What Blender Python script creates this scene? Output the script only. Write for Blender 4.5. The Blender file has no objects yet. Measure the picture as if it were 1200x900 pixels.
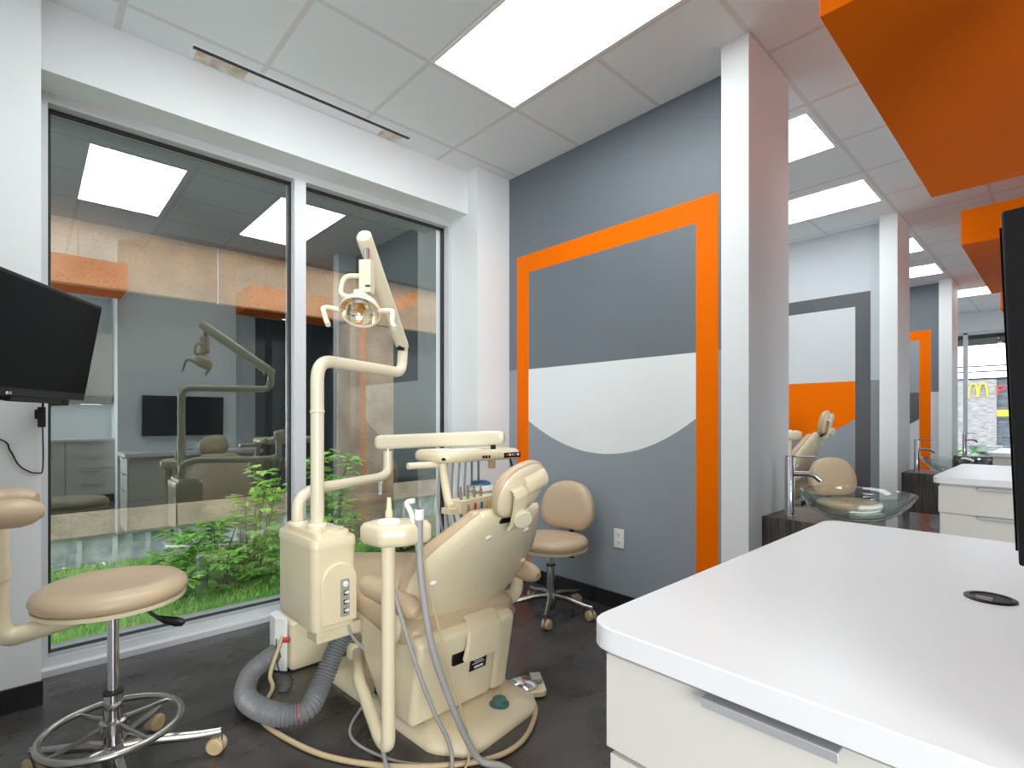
import bpy, bmesh, math, random
from mathutils import Vector, Matrix
random.seed(7)
sc = bpy.context.scene
COL = sc.collection
PI = math.pi
R = math.radians

# ------------------------------------------------------------------ materials
def lin(c):
    c /= 255.0
    return c / 12.92 if c <= 0.04045 else ((c + 0.055) / 1.055) ** 2.4
def rgb(r, g, b, k=1.0):
    return (min(lin(r) * k, .95), min(lin(g) * k, .95), min(lin(b) * k, .95), 1)

def mat(name, col, rough=.5, metal=0.0, noise=0.0, nscale=8.0, bump=0.0, bscale=60.0, coat=0.0, spec=.5, ramp=None, stretch=(1, 1, 1)):
    m = bpy.data.materials.new(name); m.use_nodes = True
    nt = m.node_tree; b = nt.nodes['Principled BSDF']
    b.inputs['Base Color'].default_value = col
    b.inputs['Roughness'].default_value = rough
    b.inputs['Metallic'].default_value = metal
    b.inputs['Specular IOR Level'].default_value = spec
    b.inputs['Coat Weight'].default_value = coat
    tc = nt.nodes.new('ShaderNodeTexCoord')
    mp = nt.nodes.new('ShaderNodeMapping'); mp.inputs['Scale'].default_value = stretch
    nt.links.new(tc.outputs['Object'], mp.inputs['Vector'])
    if noise or ramp:
        n = nt.nodes.new('ShaderNodeTexNoise'); n.inputs['Scale'].default_value = nscale
        n.inputs['Detail'].default_value = 6
        nt.links.new(mp.outputs['Vector'], n.inputs['Vector'])
        r = nt.nodes.new('ShaderNodeValToRGB')
        if ramp:
            r.color_ramp.elements[0].position = .32; r.color_ramp.elements[1].position = .68
            r.color_ramp.elements[0].color = ramp[0]; r.color_ramp.elements[1].color = ramp[1]
        else:
            r.color_ramp.elements[0].position = .25; r.color_ramp.elements[1].position = .75
            r.color_ramp.elements[0].color = tuple(c * (1 - noise) for c in col[:3]) + (1,)
            r.color_ramp.elements[1].color = tuple(min(1, c * (1 + noise)) for c in col[:3]) + (1,)
        nt.links.new(n.outputs['Fac'], r.inputs['Fac'])
        nt.links.new(r.outputs['Color'], b.inputs['Base Color'])
    if bump:
        n2 = nt.nodes.new('ShaderNodeTexNoise'); n2.inputs['Scale'].default_value = bscale
        n2.inputs['Detail'].default_value = 3
        nt.links.new(mp.outputs['Vector'], n2.inputs['Vector'])
        bp = nt.nodes.new('ShaderNodeBump'); bp.inputs['Strength'].default_value = bump
        bp.inputs['Distance'].default_value = .01
        nt.links.new(n2.outputs['Fac'], bp.inputs['Height'])
        nt.links.new(bp.outputs['Normal'], b.inputs['Normal'])
    return m

def emit(name, col, s):
    m = bpy.data.materials.new(name); m.use_nodes = True
    nt = m.node_tree; nt.nodes.clear()
    o = nt.nodes.new('ShaderNodeOutputMaterial'); e = nt.nodes.new('ShaderNodeEmission')
    e.inputs['Color'].default_value = col; e.inputs['Strength'].default_value = s
    nt.links.new(e.outputs[0], o.inputs['Surface'])
    return m

M = {}
M['white'] = mat('white wall paint', rgb(233, 236, 238), .6, noise=.02, nscale=2)
M['white2'] = mat('light blue grey paint', rgb(192, 198, 205), .6, noise=.02, nscale=2)
M['dgrey'] = mat('slate wall paint', rgb(96, 104, 112), .5, noise=.06, nscale=1.5)
M['mgrey'] = mat('mid grey wall paint', rgb(137, 145, 153), .5, noise=.05, nscale=1.5)
M['lgrey'] = mat('pale grey wall paint', rgb(202, 206, 211), .55, noise=.02, nscale=2)
M['charc'] = mat('charcoal wall paint', rgb(74, 76, 80), .5, noise=.06, nscale=2)
M['orange'] = mat('orange paint', (.90, .135, .0, 1), .55, noise=.03, nscale=2, spec=.04)
M['backgrey'] = mat('back wall pale paint', rgb(226, 232, 236), .55, noise=.04, nscale=2)
M['counter'] = mat('white solid counter', rgb(222, 222, 224), .32, noise=.012, nscale=3)
M['drawer'] = mat('off white laminate', rgb(206, 202, 194), .4, noise=.015, nscale=3)
M['alu'] = mat('brushed aluminium', rgb(188, 190, 194), .42, .55)
M['frame'] = mat('window frame paint', rgb(206, 208, 212), .38, .15)
M['chrome'] = mat('chrome', rgb(205, 205, 208), .1, 1.0)
M['steel'] = mat('satin steel', rgb(176, 174, 170), .26, 1.0, noise=.06, nscale=30)
M['black'] = mat('black plastic', rgb(14, 14, 16), .4, spec=.2)
M['rubber'] = mat('black rubber', rgb(16, 16, 17), .6)
M['screen'] = mat('dark screen glass', rgb(4, 4, 5), .3, spec=.04)
M['base'] = mat('black vinyl baseboard', rgb(20, 20, 21), .4, noise=.1)
M['cream'] = mat('cream plastic', rgb(222, 208, 174), .33, noise=.015, nscale=4, coat=.15)
M['cream2'] = mat('cream enamel', rgb(224, 214, 186), .28, noise=.01, nscale=4, coat=.2)
M['vinyl'] = mat('tan vinyl', rgb(188, 163, 132), .36, noise=.03, nscale=6, bump=.06, bscale=300)
M['whitep'] = mat('white plastic', rgb(234, 234, 230), .35)
M['greyp'] = mat('grey plastic', rgb(150, 148, 142), .4)
M['greyhose'] = mat('grey hose', rgb(150, 148, 146), .45)
M['corr'] = mat('corrugated grey hose', rgb(112, 113, 115), .42, noise=.1, nscale=30)
M['teal'] = mat('teal rubber', rgb(62, 106, 104), .5)
M['blue'] = mat('blue plastic', rgb(30, 100, 150), .35)
M['red'] = mat('red plastic', rgb(190, 40, 40), .4)
M['yellow'] = mat('yellow plastic', rgb(225, 196, 50), .4)
M['tanhose'] = mat('beige hose', rgb(188, 166, 128), .45)
M['reflector'] = mat('lamp reflector', rgb(246, 240, 222), .12, .85, ramp=(rgb(250, 246, 236), rgb(224, 190, 120)), nscale=18)
M['amber'] = mat('amber bulb', rgb(190, 120, 50), .15, .4)
M['stone'] = mat('far grey stone', rgb(165, 163, 160), .8, ramp=(rgb(135, 132, 128), rgb(190, 188, 186)), nscale=3, stretch=(1, 1, 4))
M['fardark'] = mat('far dark facade', rgb(70, 78, 86), .5, ramp=(rgb(52, 60, 70), rgb(110, 118, 125)), nscale=2, stretch=(1, 1, 5))
M['darkwin'] = mat('dark outdoor window', rgb(24, 27, 31), .15, noise=.2, nscale=2)
M['darkmetal'] = mat('dark fascia', rgb(14, 17, 16), .7, noise=.15, nscale=3, spec=.2)
M['asphalt'] = mat('grey asphalt', rgb(130, 130, 128), .9, noise=.1, nscale=3)
M['soil'] = mat('soil', rgb(82, 76, 58), .95, ramp=(rgb(92, 120, 62), rgb(168, 150, 118)), nscale=6, bump=.4, bscale=30)
M['leaf'] = mat('leaf green', rgb(70, 128, 40), .45, ramp=(rgb(84, 160, 52), rgb(160, 222, 90)), nscale=9)
M['leaf2'] = mat('fresh leaf green', rgb(120, 185, 60), .45, ramp=(rgb(130, 205, 70), rgb(205, 240, 120)), nscale=9)
M['grass'] = mat('grass green', rgb(84, 140, 56), .6, ramp=(rgb(110, 190, 70), rgb(196, 238, 130)), nscale=5)
M['stem'] = mat('green brown stem', rgb(92, 88, 50), .6)
M['diff'] = emit('light diffuser', (.93, 1, 1, 1), 8.5)
M['diff1'] = emit('bright light diffuser', (.93, 1, 1, 1), 13)
M['under'] = emit('under cabinet lamp', (1, .98, .95, 1), 5)

def floor_mat():
    m = mat('stained concrete floor', rgb(56, 54, 53), .28, ramp=(rgb(42, 39, 38), rgb(74, 70, 69)), nscale=2.6, bump=.03, bscale=25, stretch=(1, 1.6, 1))
    nt = m.node_tree; b = nt.nodes['Principled BSDF']
    tc = nt.nodes.new('ShaderNodeTexCoord')
    mp = nt.nodes.new('ShaderNodeMapping'); mp.inputs['Scale'].default_value = (1.6, 4.5, 1); mp.inputs['Rotation'].default_value = (0, 0, .5)
    n = nt.nodes.new('ShaderNodeTexNoise'); n.inputs['Scale'].default_value = 1.8; n.inputs['Detail'].default_value = 9
    mr = nt.nodes.new('ShaderNodeMapRange'); mr.inputs['To Min'].default_value = .16; mr.inputs['To Max'].default_value = .42
    nt.links.new(tc.outputs['Object'], mp.inputs['Vector']); nt.links.new(mp.outputs['Vector'], n.inputs['Vector'])
    nt.links.new(n.outputs['Fac'], mr.inputs['Value']); nt.links.new(mr.outputs['Result'], b.inputs['Roughness'])
    old = b.inputs['Base Color'].links[0].from_socket
    mx = nt.nodes.new('ShaderNodeMix'); mx.data_type = 'RGBA'; mx.blend_type = 'MULTIPLY'; mx.inputs[0].default_value = .4
    r2 = nt.nodes.new('ShaderNodeValToRGB'); r2.color_ramp.elements[0].position = .35; r2.color_ramp.elements[1].position = .7
    r2.color_ramp.elements[0].color = (.55, .53, .52, 1); r2.color_ramp.elements[1].color = (1, 1, 1, 1)
    nt.links.new(n.outputs['Fac'], r2.inputs['Fac'])
    nt.links.new(old, mx.inputs[6]); nt.links.new(r2.outputs['Color'], mx.inputs[7])
    nt.links.new(mx.outputs[2], b.inputs['Base Color'])
    return m
M['floor'] = floor_mat()

def ceiling_mat():
    m = mat('acoustic ceiling tile', rgb(229, 236, 238), .8, noise=.015, nscale=60)
    nt = m.node_tree; b = nt.nodes['Principled BSDF']
    old = b.inputs['Base Color'].links[0].from_socket
    g = nt.nodes.new('ShaderNodeNewGeometry'); sx = nt.nodes.new('ShaderNodeSeparateXYZ')
    nt.links.new(g.outputs['Position'], sx.inputs[0])
    def mth(op, a, v=None, w=None):
        n = nt.nodes.new('ShaderNodeMath'); n.operation = op
        for i, q in enumerate((a, v)):
            if q is None: continue
            if isinstance(q, (int, float)): n.inputs[i].default_value = q
            else: nt.links.new(q, n.inputs[i])
        return n.outputs[0]
    def line(sock, o, w):
        t = mth('MULTIPLY', mth('SUBTRACT', sock, o), 1 / .61)
        f = mth('FRACT', mth('ADD', t, 50.5))
        d = mth('MULTIPLY', mth('ABSOLUTE', mth('SUBTRACT', f, .5)), .61)
        return mth('LESS_THAN', d, w)
    for w, col in ((.0135, rgb(214, 214, 213)),):
        l = mth('MAXIMUM', line(sx.outputs[0], 1.53, w), line(sx.outputs[1], 2.27, w))
        mx = nt.nodes.new('ShaderNodeMix'); mx.data_type = 'RGBA'
        nt.links.new(l, mx.inputs[0]); nt.links.new(old, mx.inputs[6]); mx.inputs[7].default_value = col
        old = mx.outputs[2]
    nt.links.new(old, b.inputs['Base Color'])
    return m
M['ceil'] = ceiling_mat()

def concrete_mat(name, c1, c2, dark, speck=True):
    m = mat(name, c1, .85, ramp=(c1, c2), nscale=3.5, bump=.35, bscale=70)
    nt = m.node_tree; b = nt.nodes['Principled BSDF']
    old = b.inputs['Base Color'].links[0].from_socket
    tc = nt.nodes.new('ShaderNodeTexCoord')
    n = nt.nodes.new('ShaderNodeTexVoronoi'); n.inputs['Scale'].default_value = 46
    nt.links.new(tc.outputs['Object'], n.inputs['Vector'])
    r = nt.nodes.new('ShaderNodeValToRGB'); r.color_ramp.elements[0].position = .16; r.color_ramp.elements[1].position = .3
    r.color_ramp.elements[0].color = (1, 1, 1, 1); r.color_ramp.elements[1].color = (0, 0, 0, 1)
    nt.links.new(n.outputs['Distance'], r.inputs['Fac'])
    n3 = nt.nodes.new('ShaderNodeTexNoise'); n3.inputs['Scale'].default_value = 9
    nt.links.new(tc.outputs['Object'], n3.inputs['Vector'])
    mm = nt.nodes.new('ShaderNodeMath'); mm.operation = 'MULTIPLY'
    nt.links.new(r.outputs['Color'], mm.inputs[0]); nt.links.new(n3.outputs['Fac'], mm.inputs[1])
    mx = nt.nodes.new('ShaderNodeMix'); mx.data_type = 'RGBA'
    nt.links.new(mm.outputs[0], mx.inputs[0]); nt.links.new(old, mx.inputs[6]); mx.inputs[7].default_value = dark
    nt.links.new(mx.outputs[2], b.inputs['Base Color'])
    return m
M['conc'] = concrete_mat('exposed aggregate concrete', rgb(150, 112, 78), rgb(186, 148, 110), rgb(70, 54, 40))
M['concs'] = concrete_mat('weathered concrete sill', rgb(176, 150, 126), rgb(224, 204, 178), rgb(92, 78, 66))
M['concb'] = concrete_mat('stained brown concrete', rgb(128, 100, 78), rgb(184, 156, 128), rgb(74, 58, 46))
M['siding'] = mat('weathered metal siding', rgb(150, 164, 164), .6, ramp=(rgb(140, 154, 156), rgb(214, 228, 228)), nscale=7)

def wood_mat():
    m = mat('dark wood veneer', rgb(58, 52, 48), .42, ramp=(rgb(40, 36, 33), rgb(86, 78, 72)), nscale=9, stretch=(9, 9, .5))
    return m
M['wood'] = wood_mat()

def glass_reflect(name, tint, refl, col=(.9, .95, .93, 1)):
    m = bpy.data.materials.new(name); m.use_nodes = True
    nt = m.node_tree; nt.nodes.clear()
    o = nt.nodes.new('ShaderNodeOutputMaterial'); mx = nt.nodes.new('ShaderNodeMixShader')
    t = nt.nodes.new('ShaderNodeBsdfTransparent'); t.inputs['Color'].default_value = tint
    g = nt.nodes.new('ShaderNodeBsdfGlossy'); g.inputs['Roughness'].default_value = 0; g.inputs['Color'].default_value = col
    mx.inputs[0].default_value = refl
    nt.links.new(t.outputs[0], mx.inputs[1]); nt.links.new(g.outputs[0], mx.inputs[2]); nt.links.new(mx.outputs[0], o.inputs['Surface'])
    return m
M['glass'] = glass_reflect('coated window glass', (.86, .89, .86, 1), .25, (.86, .96, .92, 1))
M['glass2'] = glass_reflect('clear window glass', (.93, .95, .95, 1), .06)
def bowl_mat():
    m = bpy.data.materials.new('clear green tinted bowl glass'); m.use_nodes = True
    nt = m.node_tree; nt.nodes.clear()
    o = nt.nodes.new('ShaderNodeOutputMaterial'); mx = nt.nodes.new('ShaderNodeMixShader')
    t = nt.nodes.new('ShaderNodeBsdfTransparent')
    g = nt.nodes.new('ShaderNodeBsdfGlossy'); g.inputs['Roughness'].default_value = .01
    lw = nt.nodes.new('ShaderNodeLayerWeight'); lw.inputs['Blend'].default_value = .5
    r = nt.nodes.new('ShaderNodeValToRGB'); r.color_ramp.elements[0].color = (.95, .975, .965, 1); r.color_ramp.elements[1].color = (.52, .64, .60, 1)
    r.color_ramp.elements[0].position = .35
    p = nt.nodes.new('ShaderNodeMath'); p.operation = 'POWER'; p.inputs[1].default_value = 3
    q = nt.nodes.new('ShaderNodeMath'); q.operation = 'MULTIPLY_ADD'; q.inputs[1].default_value = .5; q.inputs[2].default_value = .05
    nt.links.new(lw.outputs['Facing'], p.inputs[0]); nt.links.new(p.outputs[0], q.inputs[0])
    nt.links.new(lw.outputs['Facing'], r.inputs['Fac']); nt.links.new(r.outputs['Color'], t.inputs['Color'])
    nt.links.new(q.outputs[0], mx.inputs[0])
    nt.links.new(t.outputs[0], mx.inputs[1]); nt.links.new(g.outputs[0], mx.inputs[2]); nt.links.new(mx.outputs[0], o.inputs['Surface'])
    return m
M['bowl'] = bowl_mat()

# ------------------------------------------------------------------ geometry helpers
def rpoly(pts, r, n=5):
    """polygon with filleted corners; r a number or a list per corner"""
    out = []; N = len(pts)
    for i in range(N):
        p = Vector(pts[i]); a = Vector(pts[i - 1]) - p; b = Vector(pts[(i + 1) % N]) - p
        rr = r[i] if isinstance(r, (list, tuple)) else r
        if rr <= 0: out.append(tuple(p)); continue
        la, lb = a.length, b.length
        ang = a.angle(b); d = min(rr / math.tan(ang / 2), la * .49, lb * .49)
        p0 = p + a.normalized() * d; p1 = p + b.normalized() * d
        for k in range(n + 1):
            t = k / n
            out.append(tuple(p0 * (1 - t) ** 2 + p * 2 * t * (1 - t) + p1 * t * t))
    return out

def cr(pts, n=8, closed=False):
    """Catmull-Rom through the points"""
    P = [Vector(p) for p in pts]; out = []
    N = len(P); rng = N if closed else N - 1
    for i in range(rng):
        p1, p2 = P[i], P[(i + 1) % N]
        p0 = P[i - 1] if (closed or i > 0) else p1 * 2 - p2
        p3 = P[(i + 2) % N] if (closed or i + 2 < N) else p2 * 2 - p1
        for k in range(n):
            t = k / n
            out.append(.5 * ((2 * p1) + (p2 - p0) * t + (2 * p0 - 5 * p1 + 4 * p2 - p3) * t * t + (3 * p1 - p0 - 3 * p2 + p3) * t ** 3))
    if not closed: out.append(P[-1])
    return out

def bend(pts, r, n=7):
    """polyline in 3D with rounded corners"""
    P = [Vector(p) for p in pts]; out = [P[0]]
    for i in range(1, len(P) - 1):
        a = P[i - 1] - P[i]; b = P[i + 1] - P[i]
        d = min(r, a.length * .49, b.length * .49)
        p0 = P[i] + a.normalized() * d; p1 = P[i] + b.normalized() * d
        for k in range(n + 1):
            t = k / n
            out.append(p0 * (1 - t) ** 2 + P[i] * 2 * t * (1 - t) + p1 * t * t)
    out.append(P[-1])
    return out

class G:
    def __init__(s, off=(0, 0, 0), mtx=None):
        s.bm = bmesh.new(); s.mats = []; s.cur = 0
        s.M = (mtx or Matrix.Identity(4)) @ Matrix.Translation(off)
    def m(s, key):
        mt = M[key] if isinstance(key, str) else key
        if mt not in s.mats: s.mats.append(mt)
        s.cur = s.mats.index(mt); return s
    def v(s, co): return s.bm.verts.new(s.M @ Vector(co))
    def f(s, vs):
        try:
            q = s.bm.faces.new(vs); q.material_index = s.cur; q.smooth = True; return q
        except ValueError: return None
    def loft(s, rings, caps=True, closed=True):
        V = [[s.v(p) for p in r] for r in rings]; n = len(V[0])
        for a, b in zip(V, V[1:]):
            for i in range(n if closed else n - 1):
                s.f((a[i], a[(i + 1) % n], b[(i + 1) % n], b[i]))
        if caps:
            s.f(list(reversed(V[0]))); s.f(V[-1])
        return s
    def box(s, c, d, rot=None):
        c = Vector(c); x, y, z = (q / 2 for q in d); rt = rot or Matrix.Identity(3)
        r0 = [c + rt @ Vector(p) for p in ((-x, -y, -z), (x, -y, -z), (x, y, -z), (-x, y, -z))]
        r1 = [c + rt @ Vector(p) for p in ((-x, -y, z), (x, -y, z), (x, y, z), (-x, y, z))]
        return s.loft([r0, r1])
    def bb(s, x0, x1, y0, y1, z0, z1):
        return s.box(((x0 + x1) / 2, (y0 + y1) / 2, (z0 + z1) / 2), (x1 - x0, y1 - y0, z1 - z0))
    def prism(s, poly, fn0, fn1):
        return s.loft([[fn0(p) for p in poly], [fn1(p) for p in poly]])
    def pz(s, poly, z0, z1): return s.prism(poly, lambda p: (p[0], p[1], z0), lambda p: (p[0], p[1], z1))
    def px(s, poly, x0, x1): return s.prism(poly, lambda p: (x0, p[0], p[1]), lambda p: (x1, p[0], p[1]))
    def py(s, poly, y0, y1): return s.prism(poly, lambda p: (p[0], y1, p[1]), lambda p: (p[0], y0, p[1]))
    def tube(s, pts, r, n=12, caps=True, closed=False, flat=1.0, up=None):
        P = [Vector(p) for p in pts]; N = len(P)
        rr = r if isinstance(r, (list, tuple)) else [r] * N
        T = []
        for i in range(N):
            a = P[i - 1] if (i > 0 or closed) else P[i]; b = P[(i + 1) % N] if (i < N - 1 or closed) else P[i]
            t = b - a
            T.append(t.normalized() if t.length > 1e-9 else Vector((0, 0, 1)))
        u = Vector(up) if up else (Vector((0, 0, 1)) if abs(T[0].z) < .9 else Vector((1, 0, 0)))
        u = (u - T[0] * u.dot(T[0])).normalized(); rings = []
        for i in range(N):
            if i:
                q = T[i - 1].rotation_difference(T[i]); u = q @ u
                u = (u - T[i] * u.dot(T[i])).normalized()
            w = T[i].cross(u)
            rings.append([P[i] + (u * math.cos(2 * PI * k / n) + w * math.sin(2 * PI * k / n) * flat) * rr[i] for k in range(n)])
        if closed: rings.append(rings[0])
        return s.loft(rings, caps and not closed)
    def rod(s, a, b, r, n=16, r2=None): return s.tube([a, b], [r, r if r2 is None else r2], n)
    def lathe(s, prof, at=(0, 0, 0), n=28, rot=None, caps=True):
        at = Vector(at); rt = rot or Matrix.Identity(3); rings = []
        for r, z in prof:
            rings.append([at + rt @ Vector((r * math.cos(2 * PI * k / n), r * math.sin(2 * PI * k / n), z)) for k in range(n)])
        return s.loft(rings, caps)
    def ball(s, c, r, n=16, sx=1, sy=1, sz=1, rot=None):
        rt = rot or Matrix.Identity(3); c = Vector(c); rings = []; h = n // 2
        for j in range(1, h):
            a = PI * j / h
            rings.append([c + rt @ Vector((r * sx * math.sin(a) * math.cos(2 * PI * k / n), r * sy * math.sin(a) * math.sin(2 * PI * k / n), -r * sz * math.cos(a))) for k in range(n)])
        return s.loft(rings, True)
    def build(s, name, parent=None, bevel=0, seg=3, sharp=40, sub=0):
        bmesh.ops.remove_doubles(s.bm, verts=s.bm.verts, dist=1e-6)
        bmesh.ops.recalc_face_normals(s.bm, faces=s.bm.faces)
        me = bpy.data.meshes.new(name); s.bm.to_mesh(me); s.bm.free()
        for mt in s.mats: me.materials.append(mt)
        me.set_sharp_from_angle(angle=R(sharp))
        o = bpy.data.objects.new(name, me); COL.objects.link(o)
        if parent is not None: o.parent = parent
        if bevel:
            b = o.modifiers.new('bevel', 'BEVEL'); b.width = bevel; b.segments = seg; b.limit_method = 'ANGLE'; b.angle_limit = R(35)
            b.harden_normals = False
        if sub:
            q = o.modifiers.new('sub', 'SUBSURF'); q.levels = sub; q.render_levels = sub
        return o

def tag(o, label, cat, group=None, kind=None):
    o['label'] = label; o['category'] = cat
    if group: o['group'] = group
    if kind: o['kind'] = kind
    return o
def thing(name, label, cat, loc=(0, 0, 0), rz=0, group=None):
    o = bpy.data.objects.new(name, None); COL.objects.link(o)
    o.empty_display_size = .1
    o.location = loc; o.rotation_euler = (0, 0, rz)
    return tag(o, label, cat, group)
def struct(o, label=None):
    o['kind'] = 'structure'
    if label: o['label'] = label
    return o
def kids(o): return [c for c in bpy.data.objects if c.parent is o]
def dup(root, dx=0, dy=0, label=None, lift=None):
    """copy of a thing with copies of its parts and sub-parts"""
    r = root.copy(); COL.objects.link(r)
    r.location = (root.location.x + dx, root.location.y + dy, root.location.z)
    if label: r['label'] = label
    for ch in kids(root):
        c = ch.copy(); COL.objects.link(c); c.parent = r
        if lift and ch.name.split('.')[0] in lift[1]: c.location.z += lift[0]
        for g in kids(ch):
            d = g.copy(); COL.objects.link(d); d.parent = c
    return r
def text(name, body, size, mtx, mt, parent, ext=.0005):
    cu = bpy.data.curves.new(name, 'FONT'); cu.body = body; cu.size = size; cu.extrude = ext
    cu.align_x = 'CENTER'; cu.align_y = 'CENTER'
    cu.materials.append(M[mt])
    tmp = bpy.data.objects.new(name, cu); COL.objects.link(tmp)
    me = bpy.data.meshes.new_from_object(tmp.evaluated_get(bpy.context.evaluated_depsgraph_get()))
    bpy.data.objects.remove(tmp)
    me.materials.clear(); me.materials.append(M[mt])
    o = bpy.data.objects.new(name, me); COL.objects.link(o); o.parent = parent; o.matrix_local = mtx
    return o
def sring(cx, y, cz, hw, hz, e=3.0, n=28):
    out = []
    for k in range(n):
        a = 2 * PI * k / n; c, q = math.cos(a), math.sin(a)
        out.append((cx + hw * math.copysign(abs(c) ** (2 / e), c), y, cz + hz * math.copysign(abs(q) ** (2 / e), q)))
    return out
def cushion(g, outline, prof, fn):
    """outline in 2D, prof = list of (inset, offset), fn maps (u, v, offset) to 3D"""
    xs = [p[0] for p in outline]; ys = [p[1] for p in outline]
    cx, cy = (min(xs) + max(xs)) / 2, (min(ys) + max(ys)) / 2; hx, hy = (max(xs) - min(xs)) / 2, (max(ys) - min(ys)) / 2
    rings = []
    for ins, off in prof:
        fx, fy = max(.02, 1 - ins / hx), max(.02, 1 - ins / hy)
        rings.append([fn(cx + (p[0] - cx) * fx, cy + (p[1] - cy) * fy, off) for p in outline])
    return g.loft(rings)

# ------------------------------------------------------------------ room shell
CZ = 3.06; PER = 3.17; MX = 2.738
XL, XR, YB = -2.6, 12.0, -3.5
struct(G().m('floor').bb(XL, XR + .2, YB, 3.45, -.12, 0).build('floor'), 'dark stained concrete floor with a soft shine')
struct(G().m('ceil').bb(XL, XR + .2, YB, 3.5, CZ, CZ + .08).build('ceiling'), 'white tiled drop ceiling')
struct(G().m('backgrey').bb(XL, XR, YB - .15, YB, 0, CZ).build('wall_back'))
struct(G().m('white').bb(XL - .15, XL, YB, 3.5, 0, CZ).build('wall_left'))
# window wall
WY = 3.5
struct(G().m('white').bb(XL, .04, 2.955, WY, 0, CZ).build('wall_pier_left'), 'white wall pier left of the big window')
struct(G().m('white').bb(2.42, 2.95, 2.97, WY, 0, CZ).build('wall_pier_right'), 'white wall pier right of the big window')
struct(G().m('white').bb(.04, 2.42, 3.09, WY, 2.747, CZ).build('wall_header'), 'white wall header above the big window')
struct(G().m('white').bb(2.95, XR, 2.97, WY, 0, CZ).build('wall_front'))
# baseboards
struct(G().m('base').bb(XL, .046, 2.943, 2.955, 0, .1).build('baseboard_left'))
struct(G().m('base').bb(2.724, MX, 1.28, 2.97, 0, .1).build('baseboard_right'))
struct(G().m('base').bb(2.414, MX, 2.958, 2.97, 0, .1).build('baseboard_pier'))

# big window
w1 = G().m('frame')
FY0, FY1 = 3.29, 3.42
w1.bb(.04, .068, FY0, FY1, .02, 2.747).bb(2.392, 2.42, FY0, FY1, .02, 2.747)
w1.bb(.068, 2.392, FY0, FY1, 2.70, 2.747).bb(.068, 2.392, FY0, FY1, .02, .068)
w1.bb(1.215, 1.285, FY0, FY1, .068, 2.70)
w1.bb(.04, 2.42, 3.24, FY1, 0, .03)
w1 = struct(w1.build('window_1', bevel=.004, seg=2), 'tall aluminium framed window of two panes')
struct(G().m('alu').bb(.04, 2.42, 3.43, 3.5, 0, .066).build('window_sill', w1, bevel=0))
gk = G().m('rubber')
for x0, x1 in ((.068, 1.215), (1.285, 2.392)):
    for q in ((x0, x0 + .012, .068, 2.70), (x1 - .012, x1, .068, 2.70), (x0, x1, .068, .079), (x0, x1, 2.688, 2.70)):
        gk.bb(q[0], q[1], 3.352, 3.388, q[2], q[3])
gk.build('window_gasket', w1)
for x0, x1 in ((.068, 1.215), (1.285, 2.392)):
    g = G().m('glass'); g.f([g.v(p) for p in ((x0, 3.37, .068), (x1, 3.37, .068), (x1, 3.37, 2.70), (x0, 3.37, 2.70))])
    g.build('window_glass', w1)
sill = G().m('alu')
sill.bb(.068, 1.215, 3.30, 3.35, .066, .075).bb(1.285, 2.392, 3.30, 3.35, .066, .075)
sill.build('window_bead', w1)

# linear ceiling slot along the header
sl = thing('ceiling_slot_vent', 'long narrow ceiling slot vent above the big window, stained at both ends', 'vent', (1.2, 3.02, CZ))
G((-1.2, -3.02, -CZ)).m('white').bb(.59, 1.85, 2.955, 3.075, CZ - .006, CZ + .002).build('vent_plate', sl, bevel=.002)
G((-1.2, -3.02, -CZ)).m('rubber').bb(.60, 1.84, 2.958, 2.982, CZ - .0085, CZ - .0055).build('slot', sl)
M['stain'] = mat('water stained plaster', rgb(214, 200, 176), .8, ramp=(rgb(176, 150, 118), rgb(228, 224, 214)), nscale=14)
for xa, xb in ((.62, .86), (1.66, 1.8)): G((-1.2, -3.02, -CZ)).m('stain').bb(xa, xb, 2.99, 3.07, CZ - .008, CZ - .005).build('stain_patch', sl)

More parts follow.
